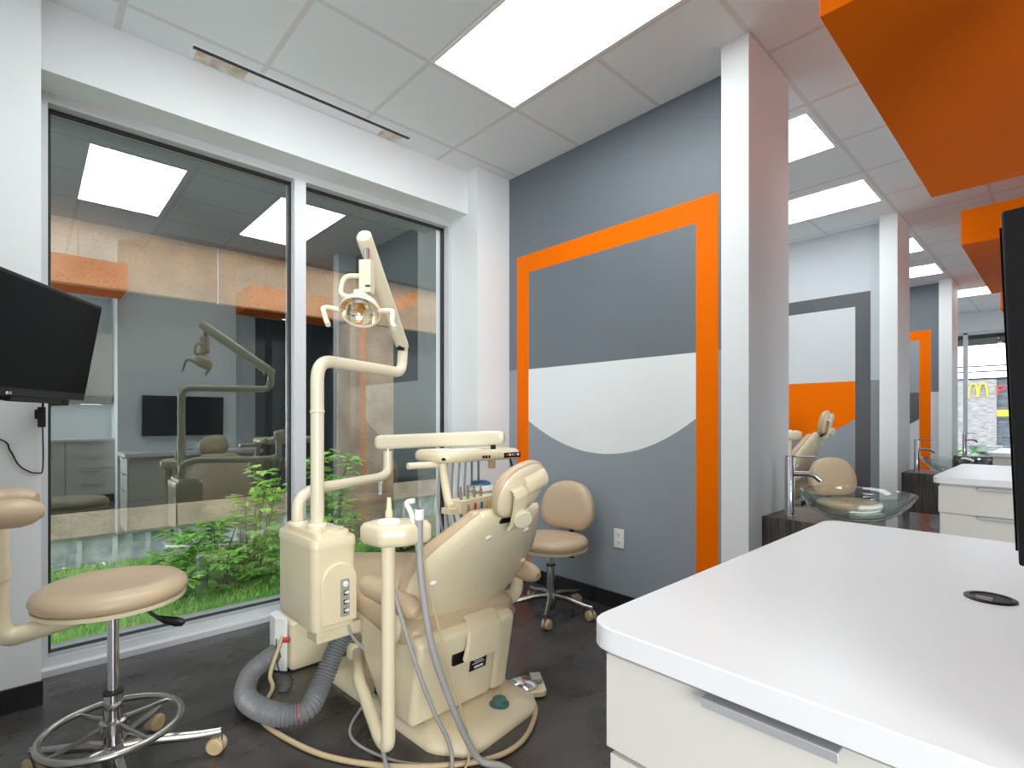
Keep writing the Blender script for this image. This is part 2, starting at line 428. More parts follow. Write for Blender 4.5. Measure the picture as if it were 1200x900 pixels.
# partitions with painted murals (one per bay) and their end pillars
def poly_x(g, key, pts, x):
    g.m(key); g.f([g.v((x, p[0], p[1])) for p in pts])
def arc(c, r, a0, a1, n=24):
    return [(c[0] + r * math.cos(R(a0 + (a1 - a0) * k / n)), c[1] + r * math.sin(R(a0 + (a1 - a0) * k / n))) for k in range(n + 1)]
def bez(p0, p1, p2, n=20):
    return [tuple(Vector(p0) * (1 - k / n) ** 2 + Vector(p1) * 2 * (k / n) * (1 - k / n) + Vector(p2) * (k / n) ** 2) for k in range(n + 1)]
def partition(i):
    x = MX + PER * i
    g = G().m('white').bb(x + .004, x + .22, 1.15, 2.97, 0, CZ)
    Y0, Y1 = 1.12, 2.97
    fy0, fy1, iy0, iy1 = 1.298, 2.88, 1.425, 2.753
    ft, it = 2.435, 2.30
    up, low, frm, top, bot, band = [('dgrey', 'mgrey', 'orange', 'dgrey', 'mgrey', 'white'), ('white2', 'mgrey', 'charc', 'lgrey', 'mgrey', 'orange'), ('dgrey', 'lgrey', 'orange', 'mgrey', 'lgrey', 'charc'), ('white2', 'mgrey', 'charc', 'lgrey', 'mgrey', 'orange')][i % 4]
    poly_x(g, up, [(Y0, 1.578), (Y1, 1.578), (Y1, CZ), (Y0, CZ)], x)
    poly_x(g, low, [(Y0, 0), (Y1, 0), (Y1, 1.578), (Y0, 1.578)], x)
    e = x - .0015
    poly_x(g, frm, [(fy0, 0), (iy0, 0), (iy0, ft), (fy0, ft)], e)
    poly_x(g, frm, [(iy1, 0), (fy1, 0), (fy1, ft), (iy1, ft)], e)
    poly_x(g, frm, [(iy0, it), (iy1, it), (iy1, ft), (iy0, ft)], e)
    poly_x(g, top, [(iy0, 1.575), (iy1, 1.575), (iy1, it), (iy0, it)], e)
    poly_x(g, bot, [(iy0, 0), (iy1, 0), (iy1, 1.575), (iy0, 1.575)], e)
    mid = (iy0 + iy1) / 2
    bw = bez((iy0, 1.205), (mid - .06, .755), (iy1, 1.19))
    poly_x(g, band, [(iy0, 1.575)] + bw + [(iy1, 1.575)], x - .003)
    o = struct(g.build('wall_mural', sharp=30), ['slate and grey wall with an orange painted frame and a white half disc', 'pale wall with a charcoal painted frame over an orange band', 'slate wall with an orange painted frame, third bay', 'pale wall with a charcoal painted frame, fourth bay'][i])
    p = G().m('white').bb(2.532 + PER * i, 3.055 + PER * i, 1.05, 1.185, 0, CZ)
    struct(p.build('pillar'), 'white square pillar at the end of a painted wall')
for i in range(3): partition(i)
# partition of the bay left of the view
struct(G().m('white').bb(-.45, -.25, 1.15, 2.955, 0, CZ).build('wall_partition_left'))
struct(G().m('white').bb(-.64, -.12, 1.05, 1.185, 0, CZ).build('pillar'))

# corridor wall panels behind the counters (the wall screens hang on them)
for i in range(4):
    x0 = .68 + PER * i
    struct(G().m('backgrey').bb(x0, x0 + 1.13, -.22, -.02, 0, CZ).build('wall_panel'))

# hanging orange soffits
LBL = ['orange soffit box seen only as a reflection at the left of the big window', 'large orange soffit box hanging above the near white counter at top right',
       'second orange soffit box along the ceiling, behind the near one', 'farthest orange soffit box, small beside the wall screen edge']
for i, (x0, x1) in enumerate(((-1.4, .705), (1.81, 3.75), (4.92, 7.05), (8.09, 10.2))):
    o = G().m('orange').bb(x0, x1, -.02 if i == 0 else -.05, .533, 2.457, 2.703).build('hanging_soffit', bevel=.003, seg=2)
    tag(o, LBL[i], 'soffit', 'hanging orange soffits')
    cx = (x0 + x1) / 2
    for q in (-.7, .7): G().m('alu').rod((cx + q, .2, 2.70), (cx + q, .2, CZ), .004, 8).build('hanger_rod', o)

# ceiling light panels
def ceiling_light(x0, x1, y0, y1, label, dm='diff'):
    t = thing('ceiling_light', label, 'ceiling light', ((x0 + x1) / 2, (y0 + y1) / 2, CZ), 0, 'recessed ceiling light panels')
    hx, hy = (x1 - x0) / 2, (y1 - y0) / 2
    g = G().m('whitep')
    for q in ((-hx - .018, hx + .018, -hy - .018, -hy), (-hx - .018, hx + .018, hy, hy + .018), (-hx - .018, -hx, -hy, hy), (hx, hx + .018, -hy, hy)):
        g.bb(q[0], q[1], q[2], q[3], -.004, .002)
    g.build('frame', t)
    G().m(dm).bb(-hx, hx, -hy, hy, -.003, .001).build('diffuser', t)
    return t
ceiling_light(1.55, 2.112, 1.06, 2.25, 'bright ceiling light panel above the nearest dental chair', 'diff1')
ceiling_light(.305, .868, 1.06, 2.25, 'bright ceiling light panel seen only reflected at the left of the window', 'diff1')
names = {1: ('first light panel beyond the nearest white pillar', 'second light panel beyond the nearest white pillar'), 2: ('nearer small light panel beyond the second pillar', 'farther small light panel beyond the second pillar'),
         3: ('nearer tiny light panel beyond the third pillar', 'farther tiny light panel beyond the third pillar')}
for k in (1, 2):
    ceiling_light(.285 + PER * k, .845 + PER * k, 1.09, 2.25, names[k][0])
    ceiling_light(1.56 + PER * k, 2.12 + PER * k, 1.09, 2.25, names[k][1])
ceiling_light(.285 + PER * 3, .845 + PER * 3, .45, 1.7, names[3][0])
t = thing('downlight', 'small round downlight set under the near orange soffit', 'ceiling light', (2.36, .03, 2.457))
G().m('whitep').lathe([(.045, -.004), (.045, .001), (.034, .001), (.034, -.004), (.045, -.004)], caps=False).build('trim_ring', t)
G().m('diff').lathe([(.034, -.003), (.034, 0)]).build('lens', t)

# wall outlet
ot = thing('wall_outlet', 'white duplex outlet low on the grey painted wall', 'outlet', (MX - .003, 1.94, .448))
G().m('whitep').bb(-.006, 0, -.038, .038, -.06, .06).build('cover_plate', ot, bevel=.003)
for z in (-.024, .024):
    g = G().m('whitep').px(rpoly([(-.017, z - .015), (.017, z - .015), (.017, z + .015), (-.017, z + .015)], .006), -.009, -.005)
    s_ = g.build('socket', ot)
    G().m('rubber').bb(-.0098, -.0088, -.009, -.006, z - .003, z + .007).bb(-.0098, -.0088, .005, .008, z - .003, z + .007).rod((-.0098, 0, z - .008), (-.0088, 0, z - .008), .003, 8).build('slot', s_)

# ------------------------------------------------------------------ outdoors behind the window
struct(G().m('soil').bb(-4, 7, 3.5, 5.95, -.3, -.1).build('ground'), 'soil strip outside the window')
nb = thing('neighbouring_building', 'concrete and dark glass building close outside the big window', 'building', (1.2, 5.5, -.1))
o_ = (-1.2, -5.5, .1)
g = G(o_).m('conc').bb(-3, 1.193, 5.0, 5.07, 2.2, 2.68).bb(1.207, 6, 5.0, 5.07, 2.2, 2.68)
g.m('whitep').bb(1.193, 1.207, 5.008, 5.06, 2.2, 2.68)
g.build('concrete_beam', nb, bevel=.006, seg=2)
G(o_).m('concb').bb(2.41, 2.91, 5.01, 5.34, -.1, 2.2).build('concrete_column', nb, bevel=.01)
g = G(o_).m('concs').bb(-3, 1.042, 5.86, 6.1, .174, .384).bb(1.054, 6, 5.86, 6.1, .174, .384)
g.build('concrete_sill', nb, bevel=.008)
g = G(o_).m('siding')
g.bb(-3, 6, 5.93, 5.96, -.1, .18)
x = -2.94
M['rib'] = mat('pale siding rib', rgb(214, 224, 224), .5, noise=.1, nscale=12)
g.m('rib')
while x < 6:
    g.px(rpoly([(5.93, -.1), (5.93, .15), (5.905, .14), (5.905, -.1)], .006), x, x + .035); x += .25
g.m('siding').bb(-3, 6, 5.9, 5.94, .15, .176)
g.build('metal_siding', nb)
G(o_).m('darkwin').bb(-3, 6, 5.97, 6.05, .38, 2.75).build('dark_window', nb)
g = G(o_).m('darkmetal')
for x in (-1.6, .1, 1.9, 3.02, 4.6): g.bb(x, x + .05, 5.93, 5.99, .38, 2.7)
g.bb(-3, 6, 5.93, 5.99, .38, .43)
g.build('window_mullion', nb)
G(o_).m('darkmetal').bb(-3, 6, 5.05, 6.2, 2.68, 3.55).bb(-3, 6, 4.9, 5.1, 2.684, 2.74).build('dark_fascia', nb)
G(o_).m('darkmetal').bb(-3, 6, 5.3, 6.0, 2.62, 2.68).build('soffit', nb)
gg = G(o_).m('whitep').rod((2.74, 5.0, .40), (2.74, 5.0, .52), .018, 10).ball((2.74, 4.995, .53), .026, 10)
gg.build('pipe_stub', nb)

# grass
def from_lists(name, V, F, mt, parent=None):
    me = bpy.data.meshes.new(name); me.from_pydata(V, [], F); me.materials.append(M[mt])
    o = bpy.data.objects.new(name, me); COL.objects.link(o)
    if parent: o.parent = parent
    return o
V, F = [], []
for k in range(34000):
    y = 3.52 + 2.3 * random.random() ** 1.2; x = random.uniform(-.2 - .2 * (y - 3.5), 1.0 + 1.0 * (y - 3.0))
    if math.sin(x * 2.1 + 1) * math.cos(y * 2.7) > .72 and random.random() < .8: continue
    h = random.uniform(.02, .075); a = random.uniform(0, 2 * PI); w = random.uniform(.005, .012); l = random.uniform(.01, .05); b = random.uniform(0, 2 * PI)
    i = len(V)
    V += [(x - w * math.cos(a), y - w * math.sin(a), -.1), (x + w * math.cos(a), y + w * math.sin(a), -.1), (x + l * math.cos(b), y + l * math.sin(b), -.1 + h)]
    F.append((i, i + 1, i + 2))
go = from_lists('grass', V, F, 'grass')
tag(go, 'short green grass and clover outside the window', 'grass', kind='stuff')

def leaf(V, F, p, d, L, W):
    d = Vector(d).normalized(); s = d.cross(Vector((0, 0, 1)))
    s = s.normalized() if s.length > .01 else Vector((1, 0, 0))
    n = s.cross(d); p = Vector(p); i = len(V)
    V += [tuple(p), tuple(p + d * L * .3 + s * W * .5 + n * .1 * L), tuple(p + d * L * .65 + s * W * .38 + n * .08 * L), tuple(p + d * L), tuple(p + d * L * .65 - s * W * .38 + n * .08 * L), tuple(p + d * L * .3 - s * W * .5 + n * .1 * L), tuple(p + d * L * .5)]
    F += [(i, i + 1, i + 6), (i + 1, i + 2, i + 6), (i + 2, i + 3, i + 6), (i + 3, i + 4, i + 6), (i + 4, i + 5, i + 6), (i + 5, i, i + 6)]
def shrub(name, label, base, stems, lf, mt, L=.085):
    t = thing(name, label, 'plant', base)
    gs = G().m('stem'); V, F = [], []
    for (tx, ty, tz, nl) in stems:
        P = cr([(tx * .12, ty * .12, 0), (tx * .4 + random.uniform(-.04, .04), ty * .4, tz * .55), (tx * .8, ty * .8, tz * .9), (tx, ty, tz)], 7)
        gs.tube(P, [.007 * (1 - .7 * k / len(P)) for k in range(len(P))], 6)
        for k in range(nl):
            f = random.uniform(.12, 1) ** .7; p = P[min(len(P) - 1, int(f * len(P)))]
            a = random.uniform(0, 2 * PI); d = Vector((math.cos(a), math.sin(a), random.uniform(-.35, .45)))
            q = p + d * random.uniform(.02, .09)
            for da in (-.55, 0, .55):
                dd = Vector((math.cos(a + da), math.sin(a + da), d.z + random.uniform(-.3, .1)))
                leaf(V, F, q, dd, L * random.uniform(.7, 1.25) * (1 if da == 0 else .8), L * .55)
    gs.build('stem', t)
    me = bpy.data.meshes.new('foliage'); me.from_pydata(V, [], F); me.materials.append(M[mt])
    for p_ in me.polygons: p_.use_smooth = True
    o = bpy.data.objects.new('foliage', me); COL.objects.link(o); o.parent = t
    return t
st = [(random.uniform(-.5, .42), random.uniform(-.35, .4), random.uniform(.12, .5), 22) for _ in range(26)]
shrub('shrub', 'bushy green shrub on the grass outside the left window pane', (1.12, 4.4, -.1), st, 1, 'leaf', .085)
st = [(random.uniform(-.16, .2), random.uniform(-.15, .15), random.uniform(.6, .98), 15) for _ in range(7)]
shrub('shrub', 'tall light green sprigs rising behind the white window mullion', (1.32, 4.45, -.1), st, 1, 'leaf2', .095)
st = [(random.uniform(-.2, .16), random.uniform(-.15, .15), random.uniform(.45, 1.08), 20) for _ in range(11)]
shrub('shrub', 'leafy sapling outside right of the lamp pole, before the concrete column', (1.84, 4.2, -.1), st, 1, 'leaf2', .085)
st = [(random.uniform(-.5, .5), random.uniform(-.2, .2), random.uniform(.06, .2), 16) for _ in range(12)]
shrub('shrub', 'low weeds at the foot of the concrete column outside', (2.75, 4.55, -.1), st, 1, 'leaf', .06)

# far end windows and the street beyond
struct(G().m('white').bb(XR, XR + .2, YB, 3.5, 2.72, CZ).bb(XR, XR + .2, YB, 3.5, 0, .5).build('wall_right'))
w2 = G().m('frame')
for y in (-3.5, -1.9, -.33, 1.215, 2.9): w2.bb(XR + .04, XR + .14, y, y + .06, .5, 2.72)
w2.bb(XR + .04, XR + .14, YB, 3.5, 2.68, 2.72).bb(XR + .04, XR + .14, YB, 3.5, .5, .55)
w2 = struct(w2.build('window_2', bevel=.004), 'far street window')
g = G().m('glass2'); g.f([g.v(p) for p in ((XR + .09, YB, .5), (XR + .09, 3.5, .5), (XR + .09, 3.5, 2.72), (XR + .09, YB, 2.72))])
g.build('window_glass', w2)
struct(G().m('asphalt').bb(XR + .2, 70, -25, 30, -.4, -.25).build('pavement'))
aw = tag(G().m('darkmetal').bb(XR + .205, XR + 1.3, -3, 3.4, 2.62, 2.8).build('awning'), 'dark awning edge above the far street window', 'awning')
rb = thing('restaurant_building', 'grey stone building across the street through the far window', 'building', (41, 3.2, -.3))
G((-41, -3.2, .3)).m('stone').bb(40, 46, 2.8, 14, -.3, 3.53).build('stone_wall', rb)
G((-41, -3.2, .3)).m('fardark').bb(40.15, 46, -8, 2.8, -.3, 3.5).build('glazed_front', rb)
G((-41, -3.2, .3)).m('yellow').bb(40.0, 40.2, -8, 2.79, 1.37, 1.75).build('yellow_band', rb)
G((-41, -3.2, .3)).m('darkmetal').bb(39.95, 46.1, -8, 14, 3.5, 3.58).build('roof_edge', rb)
g = G((-41, -3.2, .3)).m('yellow')
for c in (3.78, 3.365):
    pts = [(39.93, c + .19 * s, z) for s, z in ((1, 2.5), (.93, 2.85), (.6, 3.16), (.2, 3.235), (-.2, 3.235), (-.6, 3.16), (-.93, 2.85), (-1, 2.5))]
    g.tube(cr(pts, 5), .055, 8)
g.build('arched_sign', rb)
text('red_letter', 'P', .85, Matrix.Translation((-1.12, -.57, 3.1)) @ Matrix.Rotation(R(-90), 4, 'Z') @ Matrix.Rotation(R(90), 4, 'X'), 'red', rb, .02)
g = G().m('rubber').rod((38, -12, 4.05), (38, 16, 4.15), .035, 6)
tag(g.build('power_line'), 'upper dark power line across the far window sky', 'cable', 'street power lines')
g = G().m('rubber').rod((38, -12, 3.75), (38, 16, 3.85), .035, 6)
tag(g.build('power_line'), 'lower dark power line across the far window sky', 'cable', 'street power lines')
st = [(random.uniform(-.9, .9), random.uniform(-1.3, 1.3), random.uniform(.3, .9), 16) for _ in range(14)]
shrub('shrub', 'green street shrub low behind the far window', (16.5, 1.3, -.3), st, 1, 'leaf', .2)

# ------------------------------------------------------------------ corridor cabinets (seen reflected in the glass)
def base_unit(x0, x1, drawers, label):
    t = thing('base_cabinet', label, 'cabinet', (x0, -3.5, 0), 0, 'base cabinets on the far wall')
    w = x1 - x0
    G().m('drawer').bb(.002, w - .002, .02, .575, .1, .88).m('base').bb(.01, w - .01, .02, .53, 0, .1).build('carcass', t)
    if drawers:
        for k in range(4):
            z0 = .11 + k * .193
            d = G().m('drawer').bb(.006, w - .006, .575, .595, z0, z0 + .187).build('drawer', t, bevel=.002)
            G().m('alu').bb(w * .3, w * .7, .595, .612, z0 + .15, z0 + .16).build('handle', d)
    else:
        for k in (0, 1):
            d = G().m('drawer').bb(.006 + k * w / 2, w / 2 - .004 + k * w / 2, .575, .595, .11, .875).build('door', t, bevel=.002)
            xx = w / 2 - .04 + k * .08
            G().m('alu').bb(xx - .005, xx + .005, .595, .612, .62, .8).build('handle', d)
base_unit(-.55, .38, False, 'white two door base cabinet left of the drawer unit on the far wall')
base_unit(.38, .95, True, 'white four drawer base cabinet on the far wall')
tag(G().m('counter').bb(-.57, .95, -3.5, -2.88, .882, .92).build('worktop', bevel=.004), 'pale worktop over the far wall cabinets', 'worktop')
for x0, lb in ((-.55, 'left white wall cabinet on the far wall'), (.2, 'right white wall cabinet on the far wall')):
    t = thing('wall_cabinet', lb, 'cabinet', (x0, -3.5, 1.55), 0, 'wall cabinets on the far wall')
    G().m('drawer').bb(.002, .748, .005, .33, 0, .95).build('carcass', t)
    for k in (0, 1):
        d = G().m('drawer').bb(.005 + k * .375, .37 + k * .375, .33, .35, 0, .95).build('door', t, bevel=.002)
        xx = .34 + k * .07
        G().m('alu').bb(xx - .005, xx + .005, .35, .366, .06, .25).build('handle', d)
t = thing('range_hood', 'grey slim hood panel below the far wall cabinets', 'hood', (.62, -3.3, 1.43))
G().m('greyp').bb(-.3, .3, -.18, .2, 0, .115).build('hood_body', t, bevel=.004)
G().m('under').bb(-.05, .2, -.05, .05, -.006, 0).build('lamp', t)
struct(G().m('white').bb(.95, 1.15, -3.5, -2.7, 0, CZ).build('wall_return'))
struct(G().m('white').bb(2.68, 2.9, -3.5, -2.95, 0, CZ).build('pillar'))
struct(G().m('dgrey').bb(2.9, XR, -3.5, -3.4, 0, CZ).build('wall_back_slate'))

# ------------------------------------------------------------------ near counter
def counter(dx, ids):
    t = thing('counter_cabinet', ids[0], 'cabinet', (.70 + dx, .0, 0), 0, 'white drawer cabinets under the counters')
    G().m('drawer').bb(.02, 1.20, .0, .52, .09, .826).m('base').bb(.05, 1.17, .03, .48, 0, .09).build('carcass', t, bevel=.002)
    for z0, z1, ins in ((.66, .818, 0), (.50, .656, .008), (.30, .496, .008), (.095, .296, .008)):
        d = G().m('drawer').bb(0, .019, .004 + ins, .523 - ins, z0, z1 - .004).build('drawer', t, bevel=.002)
        g = G().m('alu').bb(-.02, .004, .18, .346, z1 - .0035, z1 - .0005).bb(-.0225, -.019, .18, .346, z1 - .013, z1 - .0005)
        g.build('handle', d, bevel=.001, seg=2)
    pl = rpoly([(-.025, -.018), (1.25, -.018), (1.25, .55), (-.025, .55)], [0, 0, .06, .06], 8)
    c = thing('countertop', ids[1], 'countertop', (.70 + dx, .0, .867), 0, 'white counter slabs')
    G((0, 0, -.867)).m('counter').pz(pl, .829, .867).build('slab', c, bevel=.002)
    return t, c
counter(0, ('white drawer cabinet under the large near counter at lower right', 'large white counter slab with a rounded corner at lower right'))
counter(PER + .03, ('white drawer cabinet of the second counter beyond the glass bowl', 'second white counter slab beyond the glass bowl'))
counter(2 * PER + .03, ('white drawer cabinet of the farthest counter', 'farthest small white counter slab near the street window'))
gr = thing('cable_grommet', 'dark oval cable grommet set in the near white counter', 'grommet', (1.307, .1, .867))
G().m('black').lathe([(.038, 0), (.038, .0025), (.035, .004), (.029, .004), (.029, .001)], n=36).build('ring', gr)
g = G().m('rubber').lathe([(.029, 0), (.029, .0022)], n=30)
g.m('greyp')
for k in range(3): g.bb(-.022 + .009 * k, -.018 + .009 * k, -.004, .02, .002, .003)
g.build('insert', gr)

# wall screens
def wall_tv(dx, label):
    t = thing('wall_screen', label, 'tv', (1.27 + dx, .0225, 1.2405), 0, 'screens on the corridor wall panels')
    rot = Matrix.Rotation(R(-2.1), 3, 'X')
    G().m('black').box((0, .01, 0), (.775, .035, .437), rot).build('bezel', t, bevel=.003)
    G().m('screen').box(rot @ Vector((0, .029, .0)), (.745, .003, .405), rot).build('screen_panel', t)
    G().m('black').box((0, -.025, 0), (.2, .036, .2)).build('wall_bracket', t)
wall_tv(0, 'black screen seen edge-on above the near counter at far right')

# left swing screen
tv = thing('wall_tv', 'black television tilted on a swing arm at the left wall', 'tv', (.0, 2.42, 1.475))
tv.rotation_euler = (0, 0, math.atan2(.903, .4976))
rot = Matrix.Rotation(R(9.5), 3, 'X')
tw, th_ = .87, .40
def tvp(x, y, z): return rot @ Vector((x, y, z))
xo = -.015
G().m('black').box(tvp(xo, .02, 0), (tw, .034, th_), rot).build('cabinet', tv, bevel=.004)
G().m('screen').box(tvp(xo, .0015, .008), (tw - .022, .004, th_ - .042), rot).build('screen_panel', tv)
mt_ = Matrix.Translation(tvp(xo - .02, -.0005, -th_ / 2 + .011)) @ Matrix.Rotation(R(90) + R(9.5), 4, 'X')
text('brand_mark', 'LG', .013, mt_, 'whitep', tv, .0003)
g = G().m('whitep').lathe([(.0055, 0), (.0055, .0006)], tvp(xo - .037, -.0008, -th_ / 2 + .011), 12, rot @ Matrix.Rotation(R(90), 3, 'X'))
g.build('brand_mark', tv)
G().m('black').box(tvp(xo + .16, .035, -.205), (.3, .04, .03), rot).build('speaker_bar', tv, bevel=.004)
g = G().m('black').box(tvp(xo, .05, 0), (.2, .03, .2), rot)
ci = tv.matrix_basis.inverted() if False else None
ang = math.atan2(.903, .4976)
def tl(X, Y, Z):
    dx, dy = X - 0, Y - 2.42
    return (dx * math.cos(ang) + dy * math.sin(ang), -dx * math.sin(ang) + dy * math.cos(ang), Z - 1.475)
g.tube(bend([tvp(xo, .06, 0), tl(-.16, 2.55, 1.475), tl(-.246, 2.7, 1.475)], .03), .018, 10)
g.box(tl(-.236, 2.7, 1.475), (.03, .12, .2), Matrix.Rotation(-ang, 3, 'Z'))
g.build('swing_arm', tv)

ad = thing('power_adapter', 'small black power adapter box on the wall edge under the television', 'adapter', (.045, 2.944, 1.21))
G().m('black').box((-.004, -.014, .0), (.026, .026, .085)).box((-.02, -.014, .012), (.012, .02, .04)).build('adapter_body', ad, bevel=.003)
G().m('black').tube(cr([(.0, -.012, .04), (.0, -.013, .09), (-.002, -.012, .16)], 6), .004, 8).build('plug_lead', ad)
g = G().m('rubber').tube(cr([(-.25, 2.95, 1.16), (-.084, 2.949, 1.119), (-.054, 2.949, 1.073), (-.028, 2.949, 1.012), (.005, 2.949, .982), (.03, 2.948, .976), (.043, 2.944, .982), (.046, 2.938, 1.05), (.044, 2.932, 1.175)], 8), .003, 8)
tag(g.build('loose_cable'), 'thin black cord drooping across the white wall below the television', 'cable')

# ------------------------------------------------------------------ sink benches, bowls, faucets
def sink(dx, ids):
    b = thing('sink_bench', ids[0], 'bench', (2.69 + dx, 0, .36), 0, 'dark wood sink benches')
    G((0, 0, -.36)).m('wood').bb(0, .42, .62, 1.05, .36, .716).build('bench_body', b, bevel=.002)
    bw = thing('glass_sink_bowl', ids[1], 'sink', (2.885 + dx, .70, .716), 0, 'glass sink bowls')
    prof = [(.001, .012), (.05, .013), (.11, .026), (.165, .055), (.205, .095), (.232, .137), (.241, .139), (.243, .135), (.214, .088), (.172, .045), (.115, .014), (.06, .001), (.001, 0)]
    G().m('bowl').lathe(prof, n=48).build('bowl', bw, sharp=70)
    G().m('chrome').lathe([(.001, .0135), (.022, .0135), (.022, .0165), (.001, .0175)]).build('drain', bw)
    f = thing('faucet', ids[2], 'faucet', (2.775 + dx, .95, .716), R(-65), 'tall chrome faucets')
    G().m('chrome').lathe([(.027, 0), (.027, .006), (.022, .008), (.022, .29), (.019, .294)]).build('body', f)
    G().m('chrome').tube(bend([(.015, 0, .215), (.10, 0, .215), (.135, 0, .185)], .03), .0125, 12).build('spout', f)
    G().m('chrome').rod((0, 0, .294), (0, 0, .305), .02).tube([(0, 0, .3), (.11, 0, .3)], .005, 8).build('lever', f)
for k, w in enumerate(('nearest', 'second', 'farthest')):
    sink(PER * k, ('%s dark wood sink bench %s' % (w, ('behind the near counter', 'under the small glass bowl', 'by the street window')[k]),
                   '%s clear glass vessel sink bowl %s' % (w, ('just beyond the near counter', 'beyond the second white pillar', 'by the street window')[k]),
                   '%s tall chrome faucet %s' % (w, ('beside the near glass bowl', 'in front of the orange frame stripe', 'by the street window')[k])))

# ------------------------------------------------------------------ dental chair
OX, OY, OA = 1.29, 1.47, R(1)
def l2w(x, y): return (OX + x * math.cos(OA) - y * math.sin(OA), OY + x * math.sin(OA) + y * math.cos(OA))

def make_chair(label):
    t = thing('dental_chair', label, 'dental chair', (OX, OY, 0), OA, 'cream and tan dental chairs')
    # base plate on the floor
    bp = rpoly([(-.145, -.03), (.245, .02), (.30, .10), (.28, .9), (.2, .98), (-.17, .98), (-.262, .86), (-.235, .10)], [.06, .06, .05, .05, .05, .05, .05, .1], 6)
    g = G().m('cream')
    cushion(g, bp, [(0, 0), (0, .022), (.012, .034), (.045, .05), (.07, .056)], lambda u, v, o: (u, v, o))
    base = g.build('base_plate', t, sharp=50)
    g = G().m('teal').lathe([(.04, .048), (.04, .058), (.028, .061), (.028, .078), (.022, .082), (.001, .083)], (.098, .092, 0), 28)
    g.build('foot_button', base)
    # pedestal
    pr = rpoly([(.175, .062), (.115, .385), (.15, .405), (.56, .40), (.56, .25), (.40, .062)], [.03, .03, .03, .03, .03, .03], 5)
    ped = G().m('cream').px(pr, -.265, .128).build('pedestal_cover', t, bevel=.035, seg=5)
    G().m('cream').px(pr, .130, .215).build('side_cover', t, bevel=.02, seg=4)
    # label on the sloped rear face
    nr = Vector((0, -.323, -.06)).normalized(); upv = Vector((0, -.06, .323)).normalized()
    mrot = Matrix((Vector((1, 0, 0)), -nr * -1, upv)).transposed()
    def rear(x, z, off): return Vector((x, .175 - (z - .062) * .06 / .323, z)) + nr * off
    rt3 = Matrix.Rotation(math.atan2(.06, .323), 3, 'X')
    lb = G().m('black').box(rear(.03, .232, .001), (.085, .003, .062), rt3)
    lb.m('whitep')
    for k, wd in ((0, .06), (1, .045), (2, .06)): lb.box(rear(.03, .248 - .009 * k, .0028), (wd, .001, .0025), rt3)
    lb.box(rear(.034, .214, .0028), (.045, .001, .009), rt3)
    lb.m('greyp').box(rear(.005, .285, .0008), (.016, .002, .016), rt3).box(rear(.04, .288, .0008), (.035, .002, .014), rt3)
    lb.build('label_plate', ped)
    # lift column
    G().m('cream').bb(-.17, .13, .54, .80, .05, .39).m('black').bb(-.235, -.19, .18, .5, .06, .2).build('lift_column', t, bevel=.012)
    # seat frame and cushion
    ys = [(.168, .385, .045, .22), (.182, .39, .062, .262), (.23, .395, .07, .278), (.36, .405, .07, .285), (.60, .44, .066, .285), (.84, .455, .06, .27), (1.05, .43, .055, .235), (1.3, .39, .05, .205), (1.43, .375, .045, .18), (1.46, .372, .03, .15)]
    g = G().m('vinyl').loft([sring(0, y, z, hw, hz, 3.2) for y, z, hz, hw in ys])
    g.build('seat', t, sharp=60)
    g = G().m('cream').loft([sring(0, y, z - .075, hw - .035, .032, 4) for y, z, hz, hw in ys[2:-1]])
    g.build('seat_frame', t)
    # backrest shell and cushion on the tilted plane
    rc = R(35); d = Vector((0, -math.sin(rc), math.cos(rc))); n = Vector((0, math.cos(rc), math.sin(rc))); p0 = Vector((0, .03, .655))
    def bk(u, v, o):
        w = .10 * (u / .3) ** 2 * .5
        return p0 + Vector((u, 0, 0)) + d * v + n * (o + w * .8)
    half = [(.10, -.325), (.2, -.315), (.268, -.25), (.292, -.13), (.288, -.03), (.255, .06), (.205, .145), (.155, .225), (.115, .252)]
    out = half + [(-u, v) for u, v in reversed(half)]
    out = [(p.x, p.y) for p in cr([(u, v, 0) for u, v in out], 4, True)]
    g = G().m('cream')
    cushion(g, out, [(.24, -.004), (.15, -.004), (.06, 0), (.02, .006), (.004, .018), (0, .032), (.012, .04), (.2, .04)], bk)
    sh = g.build('backrest_shell', t, sharp=60)
    for u, v in ((-.085, .145), (.105, .145), (-.225, -.07), (.23, -.075)):
        q = bk(u, v, .003)
        G().m('whitep').lathe([(.0155, -.004), (.0155, .003), (.011, .008), (.001, .009)], q, 16, Matrix.Rotation(R(90) + (PI / 2 - rc) - R(90) + R(90) , 3, 'X')).build('button_cap', sh)
    g = G().m('vinyl')
    out = [(u * .97, v) for u, v in out]; out2 = [(u * 1.075, v * .88 if v > 0 else v * 1.03) for u, v in out]
    cushion(g, out2, [(.03, .034), (.006, .036), (0, .046), (0, .062), (.012, .08), (.04, .092), (.1, .10), (.2, .098)], bk)
    g.build('backrest_cushion', t, sharp=60)
    # bracket under the shell
    g = G().m('cream')
    P = [(.205, .42), (.14, .408), (.102, .38), (.09, .33), (.088, .275)]
    rr = [[(xa, y, z), (xb, y, z), (xb, y + .018, z + .01), (xa, y + .018, z + .01)] for (y, z), xa, xb in zip(P, (-.02, -.03, -.045, -.06, -.08), (.14, .13, .115, .10, .08))]
    g.loft(rr); g.m('black').bb(-.11, .075, .122, .135, .262, .305)
    g.build('back_bracket', t, bevel=.004)
